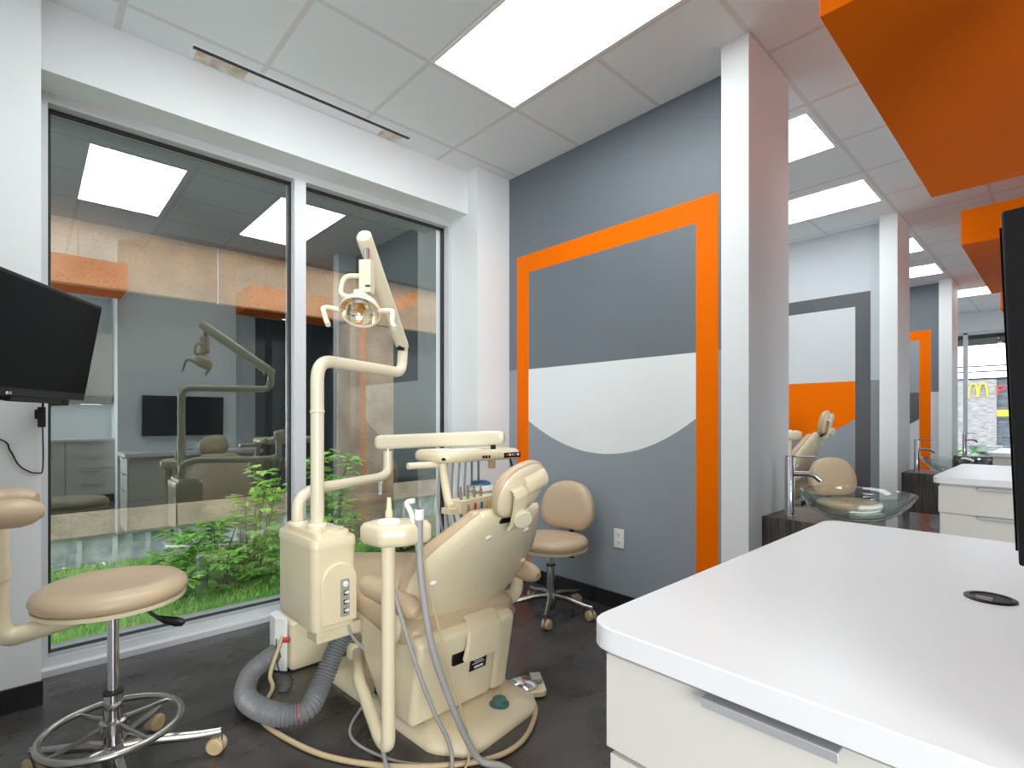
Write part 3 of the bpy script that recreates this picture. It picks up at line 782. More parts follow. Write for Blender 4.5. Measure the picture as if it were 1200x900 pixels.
    # armrests
    for s in (-1, 1):
        x = .305 * s
        pts = [(x, .07, .53), (x, .085, .533), (x, .12, .536), (x, .25, .545), (x, .40, .55), (x, .45, .55), (x, .465, .55)]
        g = G().m('vinyl').tube(pts, [.016, .03, .04, .042, .042, .03, .014], 18, up=(0, 0, 1))
        ar = g.build('armrest', t)
        g = G().m('cream').tube(bend([(x, .2, .515), (x * 1.02, .21, .42), (x * .9, .32, .36), (x * .6, .36, .35)], .05), .024, 12, flat=1.4)
        g.build('armrest_support', ar)
    # headrest
    hc = Vector((-.028, -.165, .95)); hr = Matrix.Rotation(R(-15), 3, 'Y') @ Matrix.Rotation(R(24), 3, 'X')
    def hp(u, v, o): return hc + hr @ Vector((u, o, v))
    ho = [(p[0] * .125, p[2] * .105) for p in sring(0, 0, 0, 1, 1, 2.3, 32)]
    g = G().m('vinyl')
    cushion(g, ho, [(.02, .0), (.004, .004), (0, .014), (.004, .03), (.02, .046), (.06, .054)], hp)
    hd = g.build('headrest', t, sharp=70)
    g = G().m('cream')
    cushion(g, [(u * .95, v * .95) for u, v in ho], [(.055, -.012), (.02, -.01), (.004, -.002), (0, .006)], hp)
    g.py(rpoly([(-.02, -.01), (.1, -.02), (.098, .062), (.0, .07)], .012), .0, 0)if False else None
    rr = []
    for u in (-.015, .0, .05, .084, .088):
        hh = .022 if u in (-.015, .088) else .033
        rr.append([hp(u, .03 + .038 * math.cos(a), -.01 - hh * max(0, math.sin(a))) for a in [PI * k / 8 for k in range(9)]])
    g.loft(rr)
    g.build('headrest_shell', hd, sharp=60)
    g = G().m('cream')
    rr = []
    for v, o in ((.045, -.012), (.05, -.034), (.03, -.05), (-.02, -.052), (-.085, -.048), (-.115, -.036)):
        rr.append([hp(u, v, o + q) for u, q in ((-.085, 0), (-.085, .014), (-.03, .014), (-.03, 0))])
    g.loft(rr)
    g.build('headrest_bracket', hd, bevel=.003)
    kc = hp(-.052, -.055, -.055); ka = hr @ Vector((-.45, -.9, 0)).normalized()
    q = Vector((0, 0, 1)).rotation_difference(ka).to_matrix()
    G().m('cream2').lathe([(.02, -.03), (.02, 0), (.034, 0), (.034, .014), (.031, .019), (.001, .020)], kc, 20, q).build('adjusting_knob', hd)
    b0 = bk(-.01, .23, -.004)
    G().m('black').box(b0 + Vector((-.03, 0, .0)), (.07, .006, .02), Matrix.Rotation(rc, 3, 'X')).box(b0 + Vector((.0, -.012, .022)), (.06, .02, .03), Matrix.Rotation(rc, 3, 'X')).build('headrest_slider', t)
    return t
chair = make_chair('cream and tan dental chair nearest the camera, seen from behind')

# unit box with delivery arm and tray
def off(x, y, z=0): return (-x, -y, -z)
UB = (-.40, .66)
w = l2w(*UB)
un = thing('dental_unit', 'cream utility box beside the near dental chair with swing arm and instrument tray', 'dental unit', (w[0], w[1], 0), OA)
U = off(*UB)
bx = rpoly([(-.49, .495), (-.31, .495), (-.31, .86), (-.49, .86)], .035, 5)
g = G(U).m('cream')
xs, ys = -.40, .6775
def scaled(p, k, kk): return (xs + (p[0] - xs) * k, ys + (p[1] - ys) * kk)
rings = [[scaled(p, .8, .88) + (.372,) for p in bx], [scaled(p, .95, .97) + (.38,) for p in bx], [p + (.41,) for p in bx], [p + (.70,) for p in bx]]
g.loft(rings)
rings = [[scaled(p, 1.03, 1.015) + (z,) for p in bx] for z in (.698, .726)] + [[scaled(p, .98, .99) + (.735,) for p in bx]]
g.loft(rings)
rings = [[scaled(p, .8, .92) + (z,) for p in bx] for z in (.733, .752)] + [[scaled(p, .76, .9) + (.757,) for p in bx]]
g.loft(rings)
box_o = g.build('utility_box', un, sharp=45)
ar = [(-.462, .40), (-.462, .55)] + arc((-.388, .565), .074, 180, 0, 14) + [(-.314, .40)]
g = G(U).m('cream').py(ar, .485, .5); g.build('arch_relief', box_o, bevel=.007, seg=3)
g = G(U).m('greyp').py(rpoly([(-.386, .425), (-.35, .425), (-.35, .572), (-.386, .572)], .006), .48, .487)
sw = g.build('switch_panel', un, bevel=.001)
g = G(U).m('whitep').lathe([(.011, 0), (.011, .006), (.001, .008)], (-.368, .48, .553), 14, Matrix.Rotation(R(90), 3, 'X'))
g.build('push_button', sw)
for z in (.518, .482, .448):
    g = G(U).m('black').py(rpoly([(-.375, z - .009), (-.361, z - .009), (-.361, z + .009), (-.375, z + .009)], .003), .478, .481)
    g.m('whitep').rod((-.368, .479, z), (-.364, .463, z + .006), .005, 10)
    g.build('toggle_switch', sw)
G(U).m('cream').bb(-.43, -.04, .60, .70, .29, .345).build('support_arm', un, bevel=.008)
G(U).m('cream2').lathe([(.042, .757), (.042, .766), (.001, .768)], (-.385, .555, 0), 24).lathe([(.04, .757), (.04, .767), (.034, .772), (.034, .757)], (-.44, .77, 0), 24).build('cap', un)
pts = bend([(-.44, .77, .76), (-.44, .77, .86), (-.36, .805, .895), (.10, 1.03, .892), (.162, 1.057, .91), (.162, 1.057, 1.03)], .07, 9)
G(U).m('cream2').tube(pts, .024, 16).build('swing_arm', un)
G(U).m('chrome').rod((.162, 1.057, 1.03), (.162, 1.057, 1.06), .012).build('pivot', un)
# balance arm
a, b = Vector((.125, 1.12, 1.074)), Vector((.523, .515, 1.108))
dd = (b - a).normalized(); sd = dd.cross(Vector((0, 0, 1))).normalized(); up = sd.cross(dd)
rings = []
for f, k in ((0, .6), (.02, .92), (.05, 1), (.93, .95), (.98, .85), (1, .6)):
    c = a + (b - a) * f
    rings.append([c + sd * p[0] + up * p[2] for p in sring(0, 0, 0, .028 * k, .039 * k, 4, 24)])
ba = G(U).m('cream2').loft(rings).build('balance_arm', un, sharp=60)
G(U).m('black').rod(b - dd * .06 - Vector((0, 0, .06)), b - dd * .06, .014).build('tray_pivot', un)
# instrument tray
tc = Vector((.385, .62, 1.0)); tr = Matrix.Rotation(R(-4), 3, 'Z')
def tp(p): return tc + tr @ Vector(p)
wav = cr([(-.26, -.12, 0), (-.15, -.15, 0), (.0, -.125, 0), (.12, -.135, 0), (.25, -.12, 0), (.265, .0, 0), (.25, .14, 0), (0, .15, 0), (-.24, .14, 0), (-.275, .0, 0)], 5, True)
wav = [(p.x * .94 - .01, p.y) for p in wav]
g = G(U).m('cream')
cushion(g, wav, [(.02, -.005), (.004, 0), (0, .012), (.0, .03), (.008, .044), (.02, .05), (.03, .046), (.06, .045)], lambda u, v, o: tp((u, v, o)))
tray = g.build('instrument_tray', un, sharp=60)
g = G(U).m('whitep')
cushion(g, [(u * .5 - .08, v * .5) for u, v in wav], [(0, .045), (0, .049), (.004, .05)], lambda u, v, o: tp((u, v, o)))
g.build('tray_mat', tray)
g = G(U).m('black').box(tp((.165, -.132, .018)), (.11, .008, .026), tr)
for k, c in enumerate(('red', 'whitep', 'greyp', 'red', 'whitep')):
    g.m(c).box(tp((.13 + k * .018, -.1375, .02)), (.011, .003, .01), tr)
g.build('control_panel', tray)
g = G(U).m('black').box(tp((-.02, -.136, .016)), (.012, .003, .014), tr).box(tp((-.002, -.136, .016)), (.012, .003, .014), tr).box(tp((.016, -.136, .016)), (.01, .003, .014), tr)
g.box(tp((-.235, -.132, .015)), (.045, .003, .012), tr)
g.build('maker_mark', tray)
g = G(U).m('cream2').tube(bend([(-.005, .60, .986), (.10, .585, .986), (.17, .575, .985)], .02), .0155, 14)
g.build('tray_handle', un, bevel=0)
g = G(U).m('cream').tube(bend([(.155, .55, .99), (.155, .53, .90), (.13, .47, .815), (.12, .43, .80)], .05), .02, 14)
g.m('cream').bb(.09, .16, .40, .47, .775, .80)
g.build('holder_post', un)
# instrument holder
g = G(U).m('cream')
x0, x1 = .13, .41
for k in range(6):
    xa = x0 + (x1 - x0) * k / 6; xb = x0 + (x1 - x0) * (k + 1) / 6 - .012
    ya = .43 + .06 * k / 6
    g.py(rpoly([(xa, .775), (xb, .775), (xb, .835), (xa, .835)], .006), ya - .05, ya + .035)
g.bb(x0, x1, .45, .50, .765, .83)
hold = g.build('instrument_holder', un, bevel=.003)
for k, c in enumerate(('greyp', 'red', 'blue', 'yellow')):
    G(U).m(c).bb(.172 + k * .047, .182 + k * .047, .378 + .01 * k, .382 + .01 * k, .785, .815).build('colour_marker', hold)
for k in range(5):
    x = .15 + .048 * k; y = .40 + .01 * k
    g = G(U).m('greyhose').tube(cr([(x, y, .78), (x + .005, y - .01, .68), (x + .03 + .01 * k, y + .02, .56), (x + .05, y + .09, .53), (x + .02, y + .14, .6), (x - .005, y + .17, .8), (x + .01, y + .18, .99)], 7), .0055, 8)
    g.build('handpiece_hose', un)
for k in range(4):
    x = .15 + .048 * k; y = .405 + .01 * k
    g = G(U).m('steel').rod((x, y, .80), (x, y, .87), .007, 10).rod((x, y, .87), (x - .006, y - .004, .895), .004, 8)
    g.build('handpiece', un)
g = G(U).m('black').tube(cr([(.52, .47, 1.0), (.53, .46, .94), (.515, .47, .88), (.52, .48, .84)], 6), .005, 8); g.build('cable', un)
g = G(U).m('whitep').lathe([(.012, .815), (.06, .835), (.075, .848), (.07, .862), (.05, .872), (.001, .873)], (.40, .56, 0), 28)
lid = g.build('cup_tray', un)
G(U).m('blue').lathe([(.052, .868), (.05, .882), (.035, .89), (.001, .891)], (.40, .56, 0), 28).build('blue_lid', lid)
g = G(U).m('steel').rod((.375, .60, .86), (.375, .60, 1.0), .006, 8).rod((.42, .60, .86), (.42, .60, 1.0), .006, 8); g.build('hanger', un)
G(U).m('tanhose').box((.44, .52, .972), (.03, .03, .04)).build('pressure_gauge', un, bevel=.004)

# operating light on its pole
PL = (-.417, .627)
w = l2w(*PL)
ol = thing('operating_light', 'cream dental operating light on a bent pole above the unit box', 'dental light', (w[0], w[1], .757), OA)
L_ = off(PL[0], PL[1], .757)
pts = bend([(-.417, .627, .757), (-.417, .627, 1.443), (.145, .892, 1.443), (.155, .897, 1.56)], .085, 10)
pole = G(L_).m('cream2').tube(pts, .0262, 18).lathe([(.04, .757), (.04, .772), (.034, .778), (.028, .78)], (-.417, .627, 0), 24).build('pole', ol)
G(L_).m('cream2').lathe([(.0275, 1.226), (.029, 1.228), (.029, 1.236), (.0275, 1.238)], (-.417, .627, 0), 24).build('collar', pole)
a = Vector((.158, .90, 1.575)); b = Vector((-.262, .532, 1.962))
dd = (b - a).normalized()
G(L_).m('steel').rod((.155, .897, 1.55), (.155, .897, 1.63), .013).build('knuckle', ol)
sd = dd.cross(Vector((0, 0, 1))).normalized(); up = sd.cross(dd)
rings = []
for f, k in ((-.02, .7), (0, .95), (.02, 1), (.985, 1), (1, .96), (1.008, .8)):
    c = a + (b - a) * f
    rings.append([c + sd * p[0] + up * p[2] for p in sring(0, 0, 0, .03 * k, .036 * k, 2.6, 24)])
sa = G(L_).m('cream2').loft(rings).build('spring_arm', ol, sharp=50)
g = G(L_).m('black').box(a + dd * .035 - up * .03 + sd * .0, (.03, .03, .03)); g.build('arm_slot', sa)
hx, hy = -.244, .538
g = G(L_).m('chrome').rod((hx, hy, 1.82), (hx, hy, 1.945), .012).rod((hx + .012, hy + .012, 1.86), (hx + .01, hy + .012, 1.93), .006, 8); g.build('hanger_rod', ol)
G(L_).m('cream2').box((hx, hy, 1.795), (.054, .05, .135), Matrix.Rotation(R(42), 3, 'Z')).m('black').box((hx - .012, hy - .030, 1.752), (.022, .012, .008), Matrix.Rotation(R(-42), 3, 'Z')).build('pivot_block', ol, bevel=.006)
# yoke loop on the left of the block: in the plane facing the room
sx = Vector((math.cos(R(-42)), math.sin(R(-42)), 0))
fx = Vector((-sx.y * -1, sx.x * -1, 0))
hc0 = Vector((hx - .024, hy + .012, 1.672))
g = G(L_).m('cream2').tube(bend([Vector((hx, hy, 1.80)), Vector((hx, hy, 1.80)) - sx * .095, hc0 - sx * .085 + Vector((0, 0, .045)), hc0 - sx * .02 + Vector((0, 0, .035))], .03, 6), .0105, 12)
g.build('yoke', ol)
view = (sx.cross(Vector((0, 0, 1)))).normalized()          # towards the room
axis = (view * .60 - Vector((0, 0, .80))).normalized()
q = Vector((0, 0, 1)).rotation_difference(axis).to_matrix()
hc1 = hc0 + Vector((0, 0, -.02))
g = G(L_).m('cream2').lathe([(.001, -.06), (.04, -.056), (.068, -.037), (.082, -.008), (.085, .010), (.081, .012), (.078, .004), (.07, -.022), (.05, -.042), (.001, -.054)], hc1, 40, q)
g.rod(hc0 + Vector((0, 0, .01)), hc0 + Vector((0, 0, .065)), .028, 20)
head = g.build('lamp_head', ol, sharp=50)
G(L_).m('reflector').lathe([(.079, .006), (.07, -.016), (.05, -.036), (.025, -.047), (.001, -.05)], hc1, 40, q, caps=False).build('reflector', head)
g = G(L_).m('amber').rod(hc1 + axis * -.05, hc1 + axis * -.012, .010, 12).rod(hc1 + axis * -.012, hc1 + axis * -.004, .015, 12)
g.build('bulb', head)
for s in (-1, 1):
    p1 = hc1 + sx * .078 * s; p2 = hc1 + sx * (.125 if s > 0 else .14) * s + view * .01 + Vector((0, 0, .0 if s > 0 else .012))
    g = G(L_).m('cream2').tube(bend([p1, p2 - sx * .02 * s, p2 + sx * .012 * s, p2 + view * .05 - Vector((0, 0, .06)) + sx * .018, p2 + view * .075 - Vector((0, 0, .085)) + sx * .035], .03, 6), .0105, 12)
    g.build('handle', head)

# assistant arm with instrument holder
def make_assistant(label):
    A0 = (-.332, .456); w = l2w(*A0); Q = off(*A0)
    t = thing('assistant_instrument_stand', label, 'instrument stand', (w[0], w[1], 0), OA, 'assistant instrument stands')
    G(Q).m('cream').rod((-.20, .70, .15), (-.20, .70, .22), .05, 20).build('pivot_base', t)
    pts = bend([(-.20, .70, .185), (-.325, .456, .17), (-.42, .12, .125), (-.426, .058, .125), (-.426, .058, .24), (-.426, .058, .80)], .055, 8)
    G(Q).m('cream').tube(pts, .0225, 16).build('swing_post', t)
    hd_ = rpoly([(-.485, .15), (-.475, .03), (-.40, -.01), (-.30, -.005), (-.275, .035), (-.32, .12), (-.40, .18)], .03, 5)
    g = G(Q).m('cream')
    cushion(g, hd_, [(.03, .785), (.008, .79), (0, .802), (0, .842), (.008, .854), (.02, .858)], lambda u, v, o: (u, v, o))
    h = g.build('holder_head', t, sharp=60)
    g = G(Q).m('whitep').lathe([(.04, .858), (.04, .862), (.034, .866), (.02, .863), (.001, .863)], (-.41, .08, 0), 28); g.build('strainer_lid', h)
    G(Q).m('cream2').lathe([(.017, .858), (.017, .862), (.001, .863)], (-.32, .04, 0), 18).build('cap', h)
    return t
asst = make_assistant('cream L-shaped assistant arm with a holder head, left of the near chair back')

def wl(pts):   # chair frame to world
    return [l2w(p[0], p[1]) + (p[2],) for p in pts]
# suction tools with their hoses (each a thing held by the arm)
S1 = (-.345, .005)
w = l2w(*S1); t = thing('suction_handle', 'grey suction tube with white valve tip hanging at the right of the assistant holder', 'suction tool', (w[0], w[1], .80), OA)
Q = off(S1[0], S1[1], .80)
G(Q).m('greyhose').rod((-.345, .0, .77), (-.345, .0, .905), .0135, 14).m('whitep').rod((-.345, 0, .87), (-.345, 0, .905), .016, 14).build('handle', t)
G(Q).m('whitep').tube(bend([(-.35, .02, .84), (-.355, .03, .89), (-.37, .045, .925), (-.35, .02, .93)], .02), .009, 10).build('valve_tip', t)
G(Q).m('greyhose').tube(cr([(-.345, .0, .78), (-.342, -.01, .66), (-.315, -.03, .45), (-.25, -.045, .25), (-.19, -.06, .10), (-.15, -.085, .024), (-.11, -.14, .014), (-.10, -.2, .014)], 10), .0115, 12).build('hose', t)
S2 = (-.43, .16)
w = l2w(*S2); t = thing('saliva_ejector', 'short beige saliva ejector tip standing at the back of the assistant holder', 'suction tool', (w[0], w[1], .84), OA)
Q = off(S2[0], S2[1], .84)
G(Q).m('cream').rod((-.375, .14, .85), (-.375, .14, .885), .013, 12).rod((-.375, .14, .885), (-.375, .14, .93), .01, 12, .007).build('tip', t)
G(Q).m('greyhose').tube(cr([(-.405, .12, .78), (-.40, .06, .62), (-.35, .02, .40), (-.29, .0, .22), (-.24, -.02, .1), (-.24, -.04, .03), (-.29, -.07, .012), (-.37, -.07, .012), (-.42, .0, .012), (-.41, .09, .03), (-.38, .2, .10)], 9), .0075, 10).build('hose', t)
S3 = (-.33, .03)
w = l2w(*S3); t = thing('air_syringe', 'slim syringe with a thin brown cord at the assistant holder', 'syringe', (w[0], w[1], .80), OA)
Q = off(S3[0], S3[1], .80)
G(Q).m('steel').rod((-.325, .03, .80), (-.325, .03, .88), .008, 10).rod((-.325, .03, .88), (-.335, .02, .91), .003, 8).build('handle', t)
G(Q).m('tanhose').tube(cr([(-.325, .02, .80), (-.315, .01, .70), (-.27, -.01, .48), (-.215, -.03, .27), (-.18, -.045, .12), (-.185, -.06, .03), (-.25, -.085, .008), (-.28, -.12, .008)], 10), .0042, 8).build('cord', t)

# hoses and cables on the floor
P = cr([(1.058, 2.17, .43), (1.05, 2.16, .34), (.965, 2.14, .22), (.875, 2.09, .11), (.79, 2.035, .062), (.70, 2.10, .058), (.655, 2.30, .058), (.73, 2.50, .06), (.83, 2.575, .075), (.90, 2.60, .09)], 30)
P = cr([tuple(P[k]) for k in range(0, len(P), 10)], 40)
rr = []; acc = 0
for k, p in enumerate(P):
    if k: acc += (P[k] - P[k - 1]).length
    rr.append(.039 + .0045 * math.sin(acc * 2 * PI / .013))
hz = thing('corrugated_hose', 'thick grey corrugated hose looping on the floor below the unit box', 'hose', (.75, 2.2, 0))
G((-.75, -2.2, 0)).m('corr').tube(P, rr, 18).build('hose', hz)
i = int(len(P) * .47)
tt = (P[i + 1] - P[i - 1]).normalized()
G((-.75, -2.2, 0)).m('red').rod(P[i] - tt * .0015, P[i] + tt * .0015, .0438, 18).build('red_band', hz)
fl = [(1.519, 1.487), (1.399, 1.405), (1.295, 1.372), (1.183, 1.385), (1.049, 1.462), (.894, 1.604), (.767, 1.797), (.697, 2.018), (.676, 2.166), (.704, 2.264), (.79, 2.40)]
g = G().m('tanhose').tube(cr([(1.56, 1.56, .02)] + [(x, y, .011) for x, y in fl] + [(.80, 2.46, .05), (.86, 2.52, .14), (.89, 2.555, .17)], 10), .0095, 10)
tag(g.build('foot_control_hose'), 'beige hose curving along the floor from the foot control around the chair base', 'hose')
g = G().m('greyhose').tube(cr([(1.137, 1.98, .10), (1.06, 1.975, .06), (.981, 1.968, .012), (.903, 1.882, .007), (.886, 1.777, .007), (.933, 1.615, .007), (1.003, 1.52, .007), (1.12, 1.42, .007)], 10), .0055, 8)
tag(g.build('floor_cable'), 'thin grey cable looping on the floor left of the assistant arm', 'cable')
g = G().m('tanhose').tube(cr([(1.06, 2.13, .42), (1.063, 2.115, .36), (1.10, 2.0, .24), (1.12, 1.9, .20), (1.14, 1.88, .17)], 10), .011, 10)
g = tag(g.build('supply_tube'), 'beige tube hanging from the unit box to the chair base', 'hose')
g = G().m('greyhose').tube(cr([(.985, 2.09, .40), (.99, 2.05, .30), (1.03, 1.96, .23), (1.08, 1.9, .16), (1.1, 1.86, .10)], 10), .0065, 8)
tag(g.build('supply_tube'), 'thin grey tube hanging below the unit box front', 'hose')
g = G().m('rubber').tube(cr([(.86, 2.56, .16), (.84, 2.5, .10), (.83, 2.42, .06), (.86, 2.40, .05), (.87, 2.38, .02), (.83, 2.34, .006), (.80, 2.36, .006)], 8), .003, 6)
tag(g.build('floor_cable'), 'thin black wire hanging at the floor junction box', 'cable')

# junction box on the floor
jb = thing('junction_box', 'cream floor junction box below the unit box near the window', 'junction box', (.985, 2.60, 0))
G().m('cream').pz(rpoly([(-.075, -.09), (.12, -.09), (.12, .10), (-.075, .10)], .02), .005, .235).build('box_body', jb, bevel=.012)
G().m('whitep').pz(rpoly([(-.125, -.02), (-.08, -.085), (-.08, .085), (-.125, .06)], .02), .005, .255).build('side_panel', jb, bevel=.012)
G().m('red').rod((-.105, -.075, .16), (-.085, -.095, .16), .012, 10).build('valve', jb)

# foot control
w = l2w(.325, .16)
fc = thing('foot_control', 'silver and cream foot control pedal on the floor right of the chair base', 'foot pedal', (w[0], w[1], 0), R(-35))
G().m('cream').pz(rpoly([(-.075, -.07), (.08, -.07), (.08, .06), (-.075, .06)], .03), .004, .03).build('pedal_base', fc, bevel=.005)
G().m('chrome').lathe([(.062, .03), (.064, .038), (.05, .047), (.02, .052), (.001, .052)], (-.01, .0, 0), 28).build('pedal_disc', fc)
G().m('greyp').box((.045, .02, .045), (.05, .06, .025)).build('pedal_lever', fc, bevel=.006)

# second dental chair, raised, with its arm
ch2 = dup(chair, 3.90, .04, 'raised dental chair in the second bay, seen behind the glass bowl', (.16, ('seat', 'seat_frame', 'back_bracket', 'armrest')))
pv = Matrix.Translation((0, .19, .42))
for c in kids(ch2):
    if c.name.split('.')[0] in ('backrest_shell', 'backrest_cushion', 'headrest', 'headrest_slider'):
        c.matrix_local = Matrix.Translation((0, 0, .16)) @ pv @ Matrix.Rotation(R(-12), 4, 'X') @ pv.inverted()
dup(asst, 3.56, .0, 'assistant arm with holder in the second bay, left of the raised chair back', (.25, ('holder_head', 'swing_post')))

# ------------------------------------------------------------------ stools
def stool_base(t, r0, legs, a0, pole_z, ring=None):
    g = G().m('steel').lathe([(.022, .03), (.03, .06), (.034, .085), (.034, .12), (.026, .13)], (0, 0, 0), 24)
    g.build('hub', t)
    for k in range(legs):
        a = a0 + 2 * PI * k / legs; c, s = math.cos(a), math.sin(a)
        pts = [(c * .02, s * .02, .112), (c * .1, s * .1, .108), (c * r0 * .75, s * r0 * .75, .085), (c * r0, s * r0, .078)]
        P = cr(pts, 5); n = len(P)
        lg = G().m('steel').tube(P, [.021 - .008 * q / n for q in range(n)], 10, flat=.75).build('leg', t)
        cx, cy = c * r0, s * r0
        ca = G().m('steel').rod((cx, cy, .04), (cx, cy, .09), .007, 8)
        b = a + 1.1; ax = Vector((math.cos(b), math.sin(b), 0))
        c0 = Vector((cx, cy, .0305)) + Vector((-ax.y, ax.x, 0)) * .014
        ca.m('vinyl')
        q = Vector((0, 0, 1)).rotation_difference(ax).to_matrix()
        for sgn in (-1, 1):
            ca.lathe([(.001, .002), (.024, .003), (.030, .006), (.030, .018), (.024, .0235), (.001, .0242)], c0, 20, Matrix.Diagonal((sgn, sgn, sgn)) @ q) if sgn > 0 else ca.lathe([(.001, -.002), (.024, -.003), (.030, -.006), (.030, -.018), (.024, -.0235), (.001, -.0242)], c0, 20, q)
        ca.m('yellow').lathe([(.020, .0235), (.020, .0245), (.0175, .0246), (.0175, .0235)], c0, 18, q, False).lathe([(.020, -.0235), (.020, -.0245), (.0175, -.0246), (.0175, -.0235)], c0, 18, q, False)
        ca.build('caster', lg)
    G().m('chrome').rod((0, 0, .12), (0, 0, .30), .027, 20).rod((0, 0, .29), (0, 0, pole_z), .016, 18).m('rubber').rod((0, 0, .295), (0, 0, .303), .029, 20).build('gas_column', t)

def far_stool(label, loc, rz):
    t = thing('operator_stool', label, 'stool', loc, rz, 'tan stools with a backrest')
    stool_base(t, .27, 5, R(-10), .41)
    pl = [(.215 * p[0], .225 * p[2]) for p in sring(0, 0, 0, 1, 1, 2.2, 40)]
    g = G().m('vinyl')
    cushion(g, pl, [(.03, .415), (.008, .42), (0, .435), (.0, .455), (.012, .472), (.05, .482), (.12, .478)], lambda u, v, o: (u, v, o))
    g.build('seat', t, sharp=60)
    g = G().m('cream')
    cushion(g, pl, [(.03, .40), (.004, .404), (.0, .418)], lambda u, v, o: (u, v, o))
    g.build('seat_pan', t)
    g = G().m('black').tube(bend([(.05, 0, .395), (.245, 0, .385), (.255, 0, .30)], .02), .012, 10, flat=1.6)
    g.box((.25, 0, .36), (.012, .03, .14)).box((.25, 0, .47), (.012, .03, .16))
    g.build('back_support', t)
    bo = cr([(.0, -.15, 0), (.13, -.145, 0), (.19, -.08, 0), (.185, .03, 0), (.12, .125, 0), (0, .155, 0), (-.12, .125, 0), (-.185, .03, 0), (-.19, -.08, 0), (-.13, -.145, 0)], 5, True)
    bo = [(p.x, p.y) for p in bo]
    def fb(u, v, o): return (.205 - o + .04 - .35 * u * u - .02 + v * .12, u, .645 + v)
    g = G().m('vinyl')
    cushion(g, bo, [(.012, .0), (0, .012), (0, .03), (.012, .048), (.05, .058), (.1, .06)], fb)
    bk_ = g.build('backrest', t, sharp=60)
    g = G().m('cream'); cushion(g, bo, [(.04, -.014), (.012, -.01), (.004, -.003), (.004, .004)], fb); g.build('backrest_shell', bk_, sharp=60)
    return t
fs = far_stool('tan stool with backrest beside the grey wall, behind the near dental chair', (2.37, 2.19, 0), R(10))
def wto(loc, src): return (loc[0] - src.location.x, loc[1] - src.location.y)
dx, dy = wto((4.68, 1.17), fs)
fs2 = dup(fs, dx, dy, 'tan stool in the second bay, its backrest seen above the glass bowl')
fs2.rotation_euler = (0, 0, R(50))
for c in kids(fs2):
    k = c.name.split('.')[0]
    if k in ('seat', 'seat_pan', 'back_support', 'backrest'): c.location.z += .09
    if k == 'gas_column': c.scale.z = 1.22

ns = thing('assistant_stool', 'round backless tan stool with chrome foot ring and side arm at lower left', 'stool', (.206, 2.158, 0))
stool_base(ns, .31, 5, R(-14), .61)
pl = [(.208 * p[0], .208 * p[2]) for p in sring(0, 0, 0, 1, 1, 2.0, 48)]
g = G().m('vinyl')
cushion(g, pl, [(.012, .612), (.002, .62), (-.004, .635), (.003, .652), (.02, .666), (.055, .672), (.10, .664), (.16, .66)], lambda u, v, o: (u, v, o))
g.build('seat', ns, sharp=70)
g = G().m('cream'); cushion(g, pl, [(.02, .598), (.004, .6), (.002, .613)], lambda u, v, o: (u, v, o)); g.build('seat_pan', ns)
g = G().m('black').lathe([(.02, .57), (.05, .585), (.055, .6)], (0, 0, 0), 20)
q = [(.03, -.02, .592), (.075, -.045, .585), (.095, -.06, .55), (.125, -.08, .528)]
g.tube(cr(q, 6), .006, 8); mech = g.build('seat_mechanism', ns)
g = G().m('black').tube([(.11, -.07, .537), (.13, -.083, .526), (.16, -.102, .517), (.175, -.112, .515), (.183, -.117, .515)], [.007, .013, .017, .014, .005], 12, flat=.5, up=(0, 0, 1))
g.build('lever_paddle', mech)
g = G().m('steel')
g.tube([(.19 * math.cos(2 * PI * k / 56), .19 * math.sin(2 * PI * k / 56), .185) for k in range(56)], .0115, 12, closed=True)
fr = g.build('foot_ring', ns)
g = G().m('steel')
for k in range(4):
    a = R(25 + 90 * k); c, s = math.cos(a), math.sin(a)
    g.tube([(c * .03, s * .03, .195), (c * .1, s * .1, .188), (c * .182, s * .182, .183)], [.013, .01, .008], 8, flat=.6)
g.lathe([(.028, .165), (.038, .17), (.038, .205), (.028, .21)], (0, 0, 0), 24)
g.build('ring_spokes', fr)
g = G().m('cream').tube(bend([(-.03, -.03, .588), (-.12, -.05, .58), (-.255, -.06, .565), (-.272, -.05, .62), (-.272, -.04, .90)], .07, 8), .027, 16)
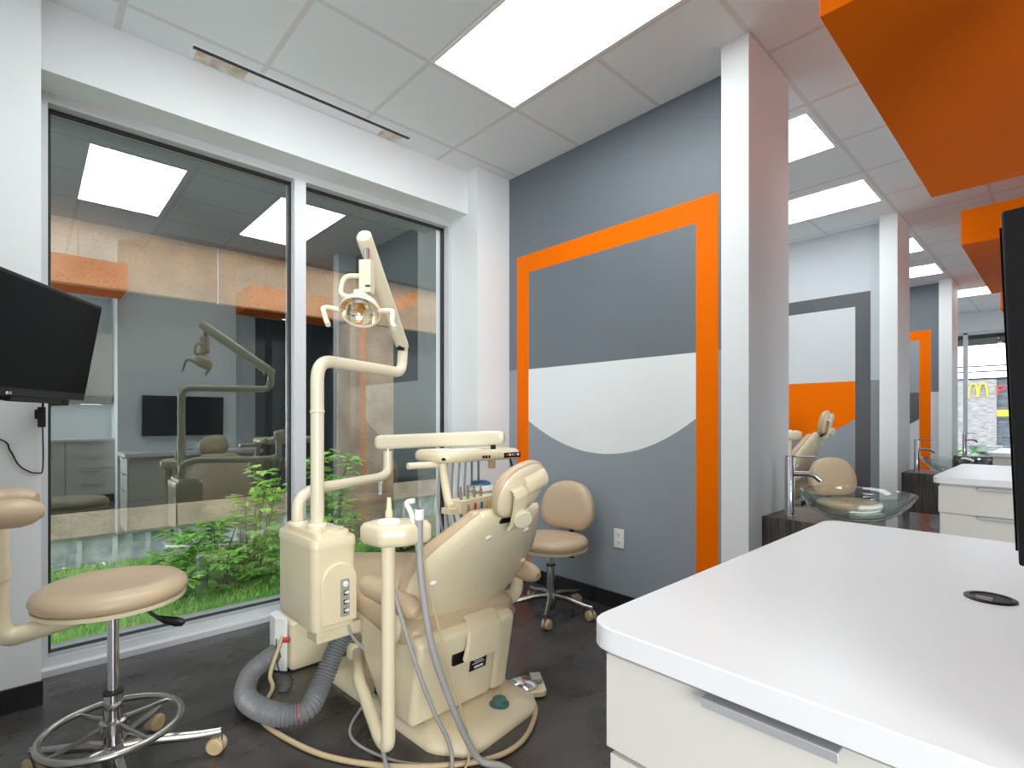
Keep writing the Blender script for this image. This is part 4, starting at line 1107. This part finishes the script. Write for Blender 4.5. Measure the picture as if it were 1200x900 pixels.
g.m('cream').rod((-.272, -.046, .735), (-.272, -.0445, .775), .0315, 20)
g.build('torso_arm', ns)
g = G().m('vinyl')
ac = [(-.25 + .15 * math.cos(R(a)), .03 + .165 * math.sin(R(a))) for a in range(-62, -299, -9)]
P = [(x, y, .935) for x, y in ac]
n_ = len(P)
g.tube(P, [.022 if k in (0, n_ - 1) else (.036 if k in (1, n_ - 2) else .041) for k in range(n_)], 18)
g.build('torso_pad', ns)

# ------------------------------------------------------------------ world, lights, camera
wd = bpy.data.worlds.new('sky'); sc.world = wd; wd.use_nodes = True
nt = wd.node_tree; bg = nt.nodes['Background']
bg.inputs['Color'].default_value = (.86, .91, 1, 1); bg.inputs['Strength'].default_value = 4.0
def area(name, loc, target, size, power):
    l = bpy.data.lights.new(name, 'AREA'); l.shape = 'SQUARE'; l.size = size; l.energy = power; l.color = (.96, 1, 1)
    o = bpy.data.objects.new(name, l); COL.objects.link(o); o.location = loc
    o.rotation_euler = (Vector(target) - Vector(loc)).to_track_quat('-Z', 'Y').to_euler()
area('added_fill', (-1.15, -2.8, 1.4), (1.35, 1.6, .75), 2.0, 250)  # added area light behind the camera, fills the chair back and camera-side faces
area('added_fill', (5.2, -1.8, 2.6), (5.4, 1.4, .8), 1.4, 10)  # weak added fill for the second bay, hidden from the window reflection
cam = bpy.data.cameras.new('camera'); co = bpy.data.objects.new('camera', cam); COL.objects.link(co)
cam.sensor_width = 36; cam.lens = 608.5 / 1200 * 36
cam.shift_y = (491.6 - 450) / 1200
cam.clip_start = .02; cam.clip_end = 300
co.location = (0, 0, 1.2); co.rotation_euler = (R(90), 0, -.750056)
sc.camera = co
sc.view_settings.view_transform = 'Standard'
sc.view_settings.look = 'None'
sc.view_settings.exposure = -0.12
sc.view_settings.gamma = 1.13
cy = sc.cycles
cy.max_bounces = 10; cy.diffuse_bounces = 5; cy.glossy_bounces = 5; cy.transmission_bounces = 8; cy.transparent_max_bounces = 12
cy.caustics_reflective = False; cy.caustics_refractive = False
cy.sample_clamp_indirect = 6
